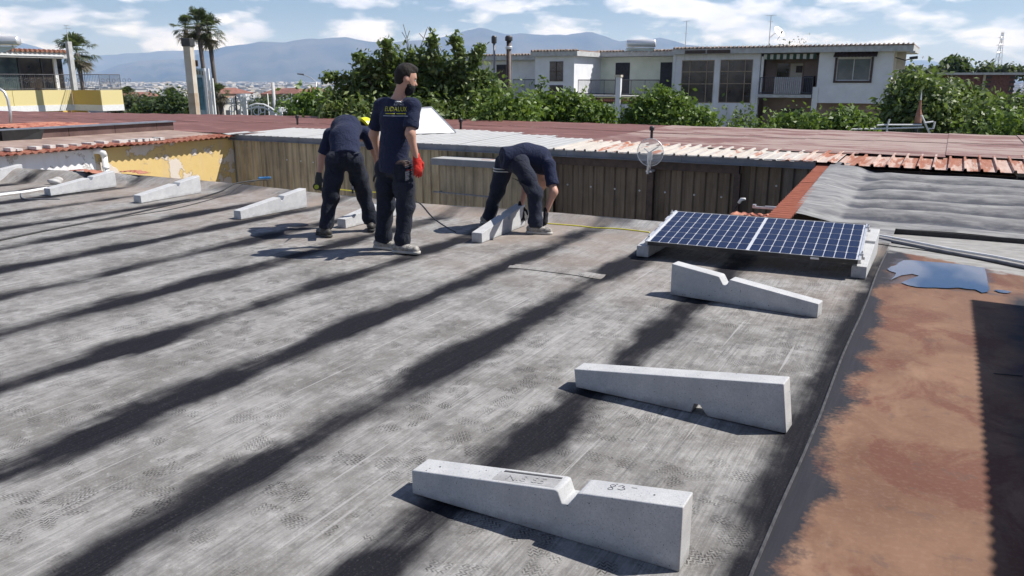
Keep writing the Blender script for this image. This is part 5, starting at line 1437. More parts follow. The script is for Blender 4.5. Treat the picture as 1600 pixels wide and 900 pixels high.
# balcony slabs and rails
wbox('balcony_slab', M_slab, 897.5, 1051, HU - .1, HU + RC - .01, Z1 - .28, Z1 - .01)
railing(wh, OW, (hx(904), HU - .02), (hx(1031), HU - .02), Z1 + .02, Z1 + .98, M_rail, 84, .03, .012, 14)
m = MB(OW)
for k in range(42):
    x = hx(906) + k * .165
    if x < hx(1040): m.tube([(x, HU - .45, Z1 - .34), (x, HU - .11, Z1 - .20)], .075, 6)
m.build('tile_row', M_terra, wh)
wbox('tile_bed', M_yellowlit, 903, 1034, HU - .35, HU - .105, Z1 - .16, Z1 - .08)
wbox('beam', M_plaster, 918, 1048, HU - .3, HU - .05, Z1 - .86, Z1 - .52)
wbox('column', M_plaster, 968, 975.5, HU - .62, HU - .36, Z0, Z1 + 1.15)
m = MB(OW); x = hx(971.5); m.box(x - .22, x + .22, HU - .7, HU - .3, Z1 + 1.151, Z1 + 1.30); m.build('column_cap', M_cream, wh)
wbox('lower_window', M_shutter, 944, 955, HU + RC - .04, HU + RC - .01, hz(175, 950), hz(167, 950))
m = MB(OW)
for k in range(6): m.box(hx(976) + k * .22, hx(976) + k * .22 + .2, HU - .3 + .05 * (k % 2), HU - .27 + .05 * (k % 2), -1.3, Z1 - .9)
m.build('corrugated_blind', M_slab, wh)
wbox('balcony_slab', M_slab, 797, 835.5, HU + .3, HU + 1.58, Z1 - .28, Z1)
railing(wh, OW, (hx(798), HU + .35), (hx(835), HU + .35), Z1 + .02, Z1 + 1.0, M_rail, 26, .03, .012, 13)
railing(wh, OW, (hx(800), HU + .35), (hx(835), HU + .35), Z1 - 1.5, Z1 - .6, M_rail, 26, .03, .012, 13)
# right block with loggia
lw = hx(1187.5); lr = hx(1278)
wbox('loggia_wall', M_pink, 1187.5, 1278, HU + 1.7, HU + 6, Z0, Z2)
wbox('balcony_slab', M_slab, 1187.8, 1272, HU - .25, HU + 1.68, Z1 - .02, Z1 + .16)
wx0, wx1 = hx(1307), hx(1360); wz0, wz1 = hz(126, 1333), hz(91, 1333)
wall_with_holes(hx(1278.2), hx(1394), Z1 - .30, Z2 + .1, [(wx0, wx1, wz0, wz1)], M_plaster)
m = MB(OW); m.box(hx(1394) - .3, hx(1394), HU + .301, HU + 6, Z1 - .3, Z2 + .1); m.build('wall', M_cream, wh)
wbox('floor_slab', M_slab, 1278.2, 1393, HU + .31, HU + 5.9, Z1 - .29, Z1 - .05)
window(wx0, wx1, wz0, wz1, [.5], [], M_frame_w, M_glass_b)
wbox('room', M_darkmetal, 1279, 1390, HU + 2, HU + 2.1, Z1, Z2)
f = MB(OW)
for a_, b_, c_, d_ in ((wx0 - .12, wx0, wz0 - .12, wz1 + .05), (wx1, wx1 + .12, wz0 - .12, wz1 + .05), (wx0, wx1, wz0 - .12, wz0)): f.box(a_, b_, HU - .05, HU - .005, c_, d_)
f.build('window_surround', M_brownsteel, wh)
m = MB(OW); xs_ = [hx(1302) + .09 * k for k in range(26)]
m.sheet(xs_, [0, 1, 2], lambda a, b: 0); m.v = [(x, HU - .02 - .28 * y, wz1 + .34 - .14 * y + .035 * math.sin(x * 2 * math.pi / .18)) for x, y, z in m.v]
m.build('window_awning', M_brownsteel, wh, fix=False)
wbox('column', M_plaster, 1273, 1281.5, HU - .12, HU - .005, -1.5, Z1 + .6)
# loggia window, awning, rail
a_ = atu(1213, 110, HU + 1.7); z0, z1 = atu(1230, 123, HU + 1.7)[1], atu(1230, 98, HU + 1.7)[1]; b_ = atu(1255, 110, HU + 1.7)
for i, (q0, q1, gm) in enumerate(((a_[0], (a_[0] + b_[0]) / 2, M_glass_d), ((a_[0] + b_[0]) / 2, b_[0], M_cream))):
    m = MB(OW); m.box(q0 + .05, q1 - .03, HU + 1.66, HU + 1.69, z0 + .05, z1 - .05); m.build('window_pane', gm, wh)
m = MB(OW)
for x0, x1, za, zb2 in ((a_[0] - .02, b_[0] + .02, z1 - .05, z1 + .03), (a_[0] - .02, b_[0] + .02, z0 - .03, z0 + .05), (a_[0] - .02, a_[0] + .05, z0 + .05, z1 - .05), (b_[0] - .03, b_[0] + .02, z0 + .05, z1 - .05)): m.box(x0, x1, HU + 1.64, HU + 1.695, za, zb2)
m.build('window_frame', M_frame_t, wh)
m = MB(OW); x = (a_[0] * .25 + b_[0] * .75); m.box(x - .02, x + .35, HU + 1.64, HU + 1.659, z0 + .35, z0 + .75); m.build('window_hatch', M_brownsteel, wh)
nst = 16
for k in range(nst):
    x0 = lw + .15 + (lr - lw - .3) * k / nst; x1 = lw + .15 + (lr - lw - .3) * (k + 1) / nst
    m = MB(OW); m.add([(x0, HU + .05, Z2 + .02), (x1, HU + .05, Z2 + .02), (x1, HU + .02, Z2 - .26 - .03 * (k % 2)), (x0, HU + .02, Z2 - .26 - .03 * (k % 2))], [(0, 1, 2, 3)])
    m.build('awning_stripe', M_awn_g if k % 2 else M_awn_w, wh, fix=False)
railing(wh, OW, (lw + .1, HU - .2), (lr - .2, HU - .2), Z1 + .18, Z1 + 1.12, M_rail, 30, .025, .011, 10)
m = MB(OW); x0 = hx(1213); x1 = hx(1254)
k = 0
while x0 + k * .11 < x1: m.box(x0 + k * .11, x0 + k * .11 + .075, HU - .27, HU - .235, Z1 + .2, Z1 + 1.15); k += 1
m.build('slatted_screen', M_raillight, wh)
wbox('storage_bin', M_shutter, 1256, 1272, HU + .2, HU + .8, Z1 + .2, Z1 + 1.2)
wbox('drape', M_whiteplastic, 1188, 1192, HU + .1, HU + .14, Z1 + .2, Z2 - .1)
# lower storey right
wbox('lower_wall', M_pink, 1278.2, 1394, HU + 1.0, HU + 1.3, Z0, Z1 - .31)
wbox('shutter_door', M_darkmetal, 1217, 1252, HU + 1.62, HU + 1.69, Z0, hz(171, 1235))
wbox('shutter_door', M_darkmetal, 1308, 1342, HU + .94, HU + .99, Z0, hz(173, 1325))
for x in (1387, 1391): wbox('corner_post', M_cream, x, x + 1.6, HU - .04, HU + .04, Z0, Z1 - .31)
# side balcony
wbox('side_balcony_slab', M_slab, 1394.2, 1420, HU - .3, HU + 3, Z1 - .30, Z1 - .05)
railing(wh, OW, (hx(1394.5), HU - .25), (hx(1419), HU - .25), Z1 - .04, Z1 + 1.0, M_rail, 12, .03, .02, 6)
railing(wh, OW, (hx(1419), HU - .25), (hx(1419), HU + 2.9), Z1 - .04, Z1 + 1.0, M_rail, 18, .03, .015, 6)
wbox('side_box', M_whiteplastic, 1406, 1420, HU - .15, HU - .05, Z1 - .04, Z1 + .2)
wbox('side_screen', M_cream, 1396, 1411, HU + 1.4, HU + 1.5, hz(108, 1400), Z2 + .1)
m = MB(OW); q = (hx(1397), HU - .1, hz(90, 1397)); m.tube([q, (q[0] + .5, q[1], q[2] - .15), (q[0] + .9, q[1], q[2] - .05)], .03, 5); m.tube([(q[0] + .7, q[1], q[2] - .05), (q[0] + 1.1, q[1], q[2])], .08, 8); m.build('wall_lamp', M_darkmetal, wh)
# roof slabs and tile edges
def eave(x0, x1, u0, u1, z, zt_, tm=M_terra_dark, over=0.):
    m = MB(OW); m.box(x0, x1, u0, u1, z, z + .30); m.build('roof_slab', M_slab, wh)
    m = MB(OW); m.box(x0, x1, u0 + .25, u1, z + .301, z + .38); m.build('roof_felt', M_brownroof, wh)
    m = MB(OW); k = 0
    while x0 + .1 + k * .24 < x1:
        x = x0 + .1 + k * .24; m.tube([(x, u0 - .06, z + .345), (x, u0 + .45, z + .40)], .065, 6); k += 1
    m.build('tile_row', tm, wh)
M_tmix = two('mixed_tiles', (.06, .045, .04), (.34, .27, .22), 3.5, .9)
eave(hx(1053), hx(1428, 78), HU - .45, HU + 6.5, Z2 + .08, 0, M_tmix)
eave(hx(897.5), hx(1052.5) , HU + RC - .9, HU + 7.5, Z2 + .12, 0, M_tmix)
eave(hx(832), hx(905, 78), HU - .30, HU + 6.2, Z2 + .09 - .002, 0, M_tmix)
eave(hx(700), hx(831.5), HU + .9, HU + 6.5, Z2 - .10, 0, M_tmix)
m = MB(OW); x = hx(1428, 78); m.box(x - .15, x + .1, HU - .5, HU + .1, Z2 - .02, Z2 + .08); m.build('broken_eave_corner', M_slab, wh)
m = MB(OW)
for x0, x1 in ((1072, 1104), (1106, 1142)): m.box(hx(x0), hx(x1), HU - .47, HU - .451, Z2 + .10, Z2 + .30)
m.build('broken_soffit', M_brownsteel, wh)
# on the roof
p = UW(hx(981, 70), HU + 2.5, Z2 + .30); solar_heater('silver solar water tank on the white house roof', p, 1.9, .25, R(-15), .35)
def yagi(label, x, yt, u, parts_):
    q = atu(x, yt, u); b = UW(q[0], u, Z2 + .3); t = thing('roof_antenna', label, 'antenna', b, ROT); h = q[1] - Z2 - .3
    m = MB(); m.tube([(0, 0, 0), (0, 0, h)], .022, 6); m.build('mast', M_galv, t)
    m = MB()
    for z, l in parts_:
        m.tube([(-l, 0, h - z), (l, 0, h - z)], .012, 4)
        for k in range(5): m.tube([(-l + k * l / 2, -.12, h - z), (-l + k * l / 2, .12, h - z)], .008, 4)
    m.build('antenna_bar', M_galv, t); return t, h
yagi('thin aerial mast on the middle of the white house roof', 1073, 33, HU + 2, [(0, .22), (.75, .1)])
t, h = yagi('aerial mast beside the satellite dish on the roof', 1205, 24, HU + 1, [(0, .32), (.35, .14)])
q = atu(1215, 52, HU + .9); t = thing('satellite_dish', 'white satellite dish clamped to the aerial mast on the roof', 'satellite dish', UW(q[0], HU + .9, q[1]), ROT + R(35))
m = MB(); m.lathe([(.01, 0), (.16, .02), (.30, .07), (.40, .13), (.402, .14), (.30, .085), (.16, .035), (.01, .015)], n=20)
o = m.build('dish', M_whiteplastic, t, smooth=True); o.rotation_euler = (R(55), 0, R(28))
m = MB(); m.tube([(0, -.05, -.35), (.0, -.45, -.1), (0, -.55, .05)], .015, 5); m.tube([(0, -.5, 0), (0, -.62, .08)], .045, 6); m.build('feed_arm', M_darkmetal, t)
m = MB(); m.tube([(0, .04, 0), (-.15, .12, -.02), (-.42, .1, -.25)], .02, 5); m.build('bracket', M_galv, t)

# rusty cone, white pipes, brick building, pylon
b = atY(1434, 192, 27); t = thing('rusty_cone', 'slim rusty cone spire standing in front of the dark trees', 'spire', (b.x, b.y, b.z - .6), 0)
hh = atY(1434, 140, 27).z - b.z + .6
m = MB(); m.lathe([(.11, .6), (.095, .9), (.055, hh * .62), (.03, hh * .8)], n=12); m.build('cone', two('rust_spire', (.24, .09, .05), (.42, .22, .15), 7, .8), t)
m = MB(); m.lathe([(.0295, hh * .801), (.004, hh)], n=8); m.build('tip', M_whiteplastic, t)
m = MB(); m.lathe([(.14, .52), (.14, .599)], n=12); m.build('base_ring', M_darkmetal, t)
m = MB(); m.tube([(0, 0, -3), (0, 0, .52)], .04, 6); m.build('post', M_darkmetal, t)
b = atY(1420, 200, 26.5); t = thing('pipe_frame', 'white pipe frame with dark grille below the rusty cone', 'pipe frame', (b.x, b.y, -4), 0)  # frame of white pipes around a dark grille
def L3(x, y): p = atY(x, y, 26.5); return Vector((p.x - b.x, 0, p.z + 4))
for pts in (((1330, 202), (1380, 201), (1443, 199)), ((1370, 196), (1380, 195), (1440, 195)), ((1440, 180), (1446, 194), (1455, 214)), ((1444, 192), (1458, 190)), ((1452, 201), (1458, 201), (1461, 190)), ((1385, 218), (1386, 198), (1390, 186))):
    m = MB(); m.tube([L3(*p) for p in pts], .03, 6); m.build('pipe', M_whiteplastic, t)
m = MB()
for k in range(22): m.tube([L3(1388 + k * 2.5, 201.5), L3(1387 + k * 2.5, 214)], .008, 4)
m.build('grille', M_darkmetal, t)
m = MB()
for x in (1386, 1452): q = L3(x, 205); m.tube([(q.x, 0, 0), q], .035, 6)
m.build('post', M_galv, t)
bb = atY(1530, 125, 80); t = thing('brick_building', 'low dark brick building with flat pale roof edge behind the right trees', 'building', (bb.x, 80, -4), R(-12))
def bx_(x): return (atY(x, 125, 80).x - bb.x)
zt2 = atY(1530, 117, 80).z + 4; za = atY(1530, 113.5, 80).z + 4
for a_, b_, nm in ((1480, 1537, 0), (1538, 1580, 1)):
    m = MB(); m.box(bx_(a_), bx_(b_), 0, 6, 0, zt2); m.build('wall', M_brick, t)
m = MB(); m.box(bx_(1535), bx_(1538) + .02, -.12, -.01, 0, zt2); m.build('pilaster', M_cream, t)
m = MB(); m.box(bx_(1463), bx_(1512), .8, 5, 0, zt2 - .02); m.build('porch_wall', M_darkmetal, t)
m = MB(); m.box(bx_(1455), bx_(1602), -.9, 7, zt2 + .001, za); m.build('roof_slab', M_slab, t)
m = MB()
for k in range(8):
    for x in (1543, 1577): m.box(bx_(x) - .25, bx_(x) + .25, -.06, -.01, zt2 - .35 - k * .42, zt2 - .15 - k * .42)
m.build('brick_quoins', M_darkmetal, t)
pb = atY(1567, 50, 420); hb = pb.z - zter(pb.x, 420); t = thing('pylon', 'pale lattice power pylon far behind the right trees', 'pylon', (pb.x, 420, zter(pb.x, 420)), .3)
m = MB(); hw = lambda z: .35 + 2.4 * max(0, 1 - z / hb) ** 1.2
lev = [hb * k / 14 for k in range(15)]
for i in range(14):
    a_, b_ = lev[i], lev[i + 1]; A_, B_ = hw(a_), hw(b_)
    for sx, sy in ((1, 1), (-1, 1), (1, -1), (-1, -1)): m.tube([(A_ * sx, A_ * sy, a_), (B_ * sx, B_ * sy, b_)], .13, 4, cap=False)
    for s1, s2 in (((1, 1), (-1, 1)), ((1, -1), (-1, -1)), ((1, 1), (1, -1)), ((-1, 1), (-1, -1))):
        m.tube([(A_ * s1[0], A_ * s1[1], a_), (B_ * s2[0], B_ * s2[1], b_)], .07, 3, cap=False)
m.build('lattice', M_galv, t)
m = MB()
for z, l in ((hb * .93, 2.4), (hb * .84, 3.0), (hb * .75, 2.4)):
    m.tube([(-l, 0, z), (0, 0, z + .5), (l, 0, z)], .12, 4)
m.build('crossarm', M_galv, t)
m = MB(); 
for k in range(9): pass

# ================================================================== 11. PEOPLE (bodies as one smooth surface each)
def surfnet(f, lo, hi, h):
    lo = np.array(lo, float); hi = np.array(hi, float); n = np.ceil((hi - lo) / h).astype(int) + 1
    ax = [lo[i] + h * np.arange(n[i]) for i in range(3)]
    X, Y, Z = np.meshgrid(*ax, indexing='ij')
    V = f(X, Y, Z)
    S = V < 0
    nx, ny, nz = (k - 1 for k in V.shape)
    acc = np.zeros((nx, ny, nz, 3)); cnt = np.zeros((nx, ny, nz))
    cor = [(i, j, k) for i in (0, 1) for j in (0, 1) for k in (0, 1)]
    for a in cor:
        for d in range(3):
            if a[d]: continue
            b = list(a); b[d] = 1
            va = V[a[0]:a[0] + nx, a[1]:a[1] + ny, a[2]:a[2] + nz]; vb = V[b[0]:b[0] + nx, b[1]:b[1] + ny, b[2]:b[2] + nz]
            cr_ = (va < 0) != (vb < 0); den = va - vb
            t = np.where(cr_, va / np.where(np.abs(den) < 1e-12, 1, den), 0)
            for q in range(3):
                acc[..., q] += np.where(cr_, a[q] + (t if q == d else 0), 0)
            cnt += cr_
    act = cnt > 0; idx = -np.ones((nx, ny, nz), int); ii = np.argwhere(act); idx[act] = np.arange(len(ii))
    P = lo + h * (ii + acc[act] / cnt[act][:, None])
    faces = []
    for d in range(3):
        e1, e2 = [(1, 2), (2, 0), (0, 1)][d]
        sl0 = [slice(None)] * 3; sl1 = [slice(None)] * 3; sl0[d] = slice(0, -1); sl1[d] = slice(1, None)
        A = S[tuple(sl0)]; B = S[tuple(sl1)]
        for flip, msk in ((False, A & ~B), (True, ~A & B)):
            e = np.argwhere(msk)
            if not len(e): continue
            ok = (e[:, e1] > 0) & (e[:, e2] > 0) & (e[:, e1] < [nx, ny, nz][e1]) & (e[:, e2] < [nx, ny, nz][e2])
            e = e[ok]
            def g(o1, o2):
                q = e.copy(); q[:, e1] -= o1; q[:, e2] -= o2; return idx[q[:, 0], q[:, 1], q[:, 2]]
            qd = np.stack([g(1, 1), g(0, 1), g(0, 0), g(1, 0)], 1)
            if flip: qd = qd[:, ::-1]
            faces.append(qd)
    Fc = np.concatenate(faces)
    return P, Fc
def sdf_mesh(name, f, lo, hi, h, mat, relax=1):
    P, Fc = surfnet(f, lo, hi, h)
    # light Laplacian relax
    for _ in range(relax):
        s = np.zeros_like(P); c = np.zeros(len(P))
        for k in range(4):
            a, b = Fc[:, k], Fc[:, (k + 1) % 4]
            np.add.at(s, a, P[b]); np.add.at(c, a, 1); np.add.at(s, b, P[a]); np.add.at(c, b, 1)
        P = P * .5 + .5 * s / np.maximum(c, 1)[:, None]
    me = bpy.data.meshes.new(name); me.vertices.add(len(P)); me.vertices.foreach_set('co', P.reshape(-1))
    me.loops.add(len(Fc) * 4); me.loops.foreach_set('vertex_index', Fc.reshape(-1).astype(np.int32))
    me.polygons.add(len(Fc)); me.polygons.foreach_set('loop_start', np.arange(0, len(Fc) * 4, 4, dtype=np.int32))
    me.polygons.foreach_set('use_smooth', np.ones(len(Fc), bool))
    me.materials.append(mat); me.update(calc_edges=True)
    return me
def cone(a, b, ra, rb, flat=None, fr=1.0):
    a = np.array(a, float); b = np.array(b, float)
    if flat is not None: fl = np.array(flat, float); fl /= np.linalg.norm(fl)
    def f(X, Y, Z):
        px, py, pz = X - a[0], Y - a[1], Z - a[2]; d = b - a; L = max((d * d).sum(), 1e-9)
        t = np.clip((px * d[0] + py * d[1] + pz * d[2]) / L, 0, 1)
        qx, qy, qz = px - t * d[0], py - t * d[1], pz - t * d[2]
        r = ra + (rb - ra) * t
        l2 = qx * qx + qy * qy + qz * qz
        if flat is not None:
            c = qx * fl[0] + qy * fl[1] + qz * fl[2]
            l2 = l2 + c * c * (fr * fr - 1)      # fr > 1 squeezes along flat
        return np.sqrt(l2) - r
    return f
def ell(c, r, ax=None):
    c = np.array(c, float); r = np.array(r, float); M = np.eye(3) if ax is None else np.array(ax, float)
    def f(X, Y, Z):
        p = np.stack([X - c[0], Y - c[1], Z - c[2]], -1) @ M.T
        k = np.sqrt(((p / r) ** 2).sum(-1)); k2 = np.sqrt(((p / (r * r)) ** 2).sum(-1)) + 1e-9
        return k * (k - 1) / k2
    return f
def smin(a, b, k):
    h = np.clip(.5 + .5 * (b - a) / k, 0, 1); return b + (a - b) * h - k * h * (1 - h)
def union(fs, k=.04):
    def f(X, Y, Z):
        v = fs[0](X, Y, Z)
        for g in fs[1:]: v = smin(v, g(X, Y, Z), k)
        return v
    return f
def wrinkle(f, amp, pts, freq=26, seed=0):
    """cloth folds: stronger near the given joints"""
    rr = np.random.default_rng(seed); K = rr.normal(size=(5, 3)); K /= np.linalg.norm(K, axis=1)[:, None]; ph = rr.uniform(0, 6, 5)
    def g(X, Y, Z):
        v = f(X, Y, Z)
        m = np.full(X.shape, .30)
        for p, r in pts: m = m + np.exp(-((X - p[0]) ** 2 + (Y - p[1]) ** 2 + (Z - p[2]) ** 2) / (r * r))
        w_ = 0
        for i in range(5):
            s = (K[i, 0] * X + K[i, 1] * Y + 1.6 * K[i, 2] * Z) * freq * (.6 + .22 * i) + ph[i]
            w_ = w_ + np.sin(s + 1.2 * np.sin(s * .37 + i))
        return v + amp * m * w_ / 2.4
    return g
def cut(f, p, n):                              # keep the side the normal points to
    p = np.array(p, float); n = np.array(n, float); n /= np.linalg.norm(n)
    def g(X, Y, Z): return np.maximum(f(X, Y, Z), -((X - p[0]) * n[0] + (Y - p[1]) * n[1] + (Z - p[2]) * n[2]))
    return g
def cutl(f, cuts):                             # local cuts: only within radius
    def g(X, Y, Z):
        v = f(X, Y, Z)
        for p, n, r in cuts:
            n = np.array(n, float); n = n / np.linalg.norm(n)
            d = (X - p[0]) * n[0] + (Y - p[1]) * n[1] + (Z - p[2]) * n[2]
            near = (X - p[0]) ** 2 + (Y - p[1]) ** 2 + (Z - p[2]) ** 2 < r * r
            v = np.where(near, np.maximum(v, -d), v)
        return v
    return g
def bounds(ps, pad): a = np.array(ps, float); return a.min(0) - pad, a.max(0) + pad

def m_skin():
    t = NT('skin'); f = t.noise(9, 4, .5)
    t.p.inputs['Subsurface Weight'].default_value = .08; t.p.inputs['Subsurface Radius'].default_value = (.01, .004, .002)
    return t.fin(t.mix(f, (.44, .235, .165), (.52, .30, .22)), .5, 0, .4)
M_skin = m_skin()
def cloth(name, a, b, rough=.9):
    t = NT(name); f = t.noise(7, 5, .6); w_ = t.noise(260, 2, .5)
    t.bump(t.math('ADD', t.noise(11, 5, .62, dist=1.2), t.math('MULTIPLY', w_, .06)), .75, .035)
    m_ = t.fin(t.mix(f, a, b), rough, 0, .2); t.p.inputs['Sheen Weight'].default_value = .05
    return m_
M_shirt = cloth('navy_tshirt', (.012, .016, .040), (.022, .028, .062))
M_trous = cloth('dark_work_trousers', (.007, .009, .018), (.026, .030, .045))
M_trous2 = cloth('faded_work_trousers', (.012, .015, .028), (.032, .038, .058))
M_hair = cloth('dark_hair', (.010, .008, .007), (.028, .022, .018), .7)
M_red = cloth('red_work_glove', (.50, .025, .02), (.62, .05, .035))
M_gg = cloth('grey_work_glove', (.035, .037, .036), (.07, .072, .07))
M_lime = two('lime_patch', (.38, .44, .03), (.48, .54, .06), 20, .7)
M_bk = cloth('black_glove', (.01, .01, .012), (.025, .025, .03))
M_boot = two('dark_boot_leather', (.020, .018, .017), (.05, .045, .04), 16, .6)
M_sole = two('rubber_sole', (.02, .02, .02), (.05, .05, .05), 16, .8)
M_shoe = two('dusty_pale_shoe', (.14, .13, .115), (.40, .375, .34), 26, .8, bump=.3)
M_shoesole = two('pale_shoe_sole', (.36, .34, .31), (.50, .48, .44), 9, .8)
M_helmet = two('yellow_helmet', (.62, .66, .01), (.68, .70, .02), 3, .35)
M_mask = cloth('black_face_mask', (.006, .007, .008), (.014, .015, .016))
M_refl = two('reflective_tape', (.45, .46, .44), (.60, .61, .58), 20, .4)

def hand(wrist, tip_dir, palm_n, mat, name, parent, side=1, curl=.9, s=1.0):
    """palm with five bent fingers; tip_dir along the hand, palm_n out of the palm, side=+1/-1 thumb side"""
    w_ = np.array(wrist, float); d = np.array(tip_dir, float); d /= np.linalg.norm(d)
    n = np.array(palm_n, float); n -= d * (n @ d); n /= np.linalg.norm(n); l = np.cross(d, n) * side
    fs = [cone(w_ - d * .03, w_ + d * .02, .030 * s, .030 * s, n, 1.3), cone(w_ + d * .02, w_ + d * .085 * s, .036 * s, .041 * s, n, 2.1)]
    fing = []
    for k, (off, ln) in enumerate(((-.030, .078), (-.011, .088), (.009, .082), (.028, .064))):
        b = w_ + d * .085 * s - l * off * s
        a1 = curl * (.45 + .08 * k); a2 = curl * (1.05 + .1 * k); a3 = curl * (1.6 + .08 * k)
        dirs = [d * math.cos(a) + n * math.sin(a) for a in (a1, a2, a3)]
        p = [b]
        for q, fr in zip(dirs, (.45, .32, .23)): p.append(p[-1] + q * ln * fr * s)
        for i in range(3): fing.append(cone(p[i], p[i + 1], (.0105 - .0012 * i) * s, (.0098 - .0014 * i) * s))
    th0 = w_ + d * .02 * s + l * .028 * s
    th1 = th0 + (d * .6 + l * .55 + n * .35) * .045 * s; th2 = th1 + (d * .75 + n * .45 + l * .1) * .032 * s; th3 = th2 + (d * .8 + n * .5) * .024 * s
    fing += [cone(th0, th1, .0145 * s, .012 * s), cone(th1, th2, .012 * s, .0105 * s), cone(th2, th3, .0105 * s, .009 * s)]
    palm = union(fs, .02); fg = union(fing, .004)
    f = lambda X, Y, Z: smin(palm(X, Y, Z), fg(X, Y, Z), .008)
    c = w_ + d * .06 * s
    return part(name, sdf_mesh(name, f, c - .15 * s, c + .15 * s, .0042, mat, 1), parent)

def shoe(ankle, toe, parent, mat, sole, boot=False, ground=0.0):
    a = np.array(ankle, float); t = np.array(toe, float); g = ground
    d = t - a; d[2] = 0; L = .19; d /= np.linalg.norm(d)
    heel = np.array([a[0], a[1], g]) - d * .065; tp = np.array([a[0], a[1], g]) + d * L
    side = np.array([-d[1], d[0], 0])
    fs = [cone(heel + [0, 0, .055], heel + d * .08 + [0, 0, .058], .042, .045), cone(heel + d * .08 + [0, 0, .052], tp - d * .05 + [0, 0, .042], .046, .043, [0, 0, 1], 1.15),
          cone([a[0], a[1], g + .07], [a[0], a[1], g + (.17 if boot else .115)], .047, .050 if boot else .043)]
    f = union(fs, .03)
    f2 = cut(f, [0, 0, g + .024], [0, 0, 1])
    lo, hi = bounds([heel, tp, a], .10); lo[2] = g - .02
    o = part('boot' if boot else 'shoe', sdf_mesh('shoe', f2, lo, hi, .009, mat, 1), parent)
    fl = union([cone(heel + d * .0 + [0, 0, .02], heel + d * .1 + [0, 0, .02], .046, .044), cone(heel + d * .1 + [0, 0, .02], tp - d * .045 + [0, 0, .02], .044, .048)], .02)
    def fsole(X, Y, Z): return np.maximum(np.maximum(fl(X, Y, Z) , Z - (g + .030)), (g + .003) - Z)
    part('sole', sdf_mesh('sole', fsole, lo, hi, .008, sole, 0), o)
    if not boot:
        m = MB()
        for k in range(4):
            q = heel + d * (.11 + .022 * k); m.tube([q + side * .03 + [0, 0, .088 - .006 * k], q + d * .01 + [0, 0, .100 - .007 * k], q - side * .03 + [0, 0, .088 - .006 * k]], .0035, 5)
        m.build('laces', M_shoesole, o)
    return o

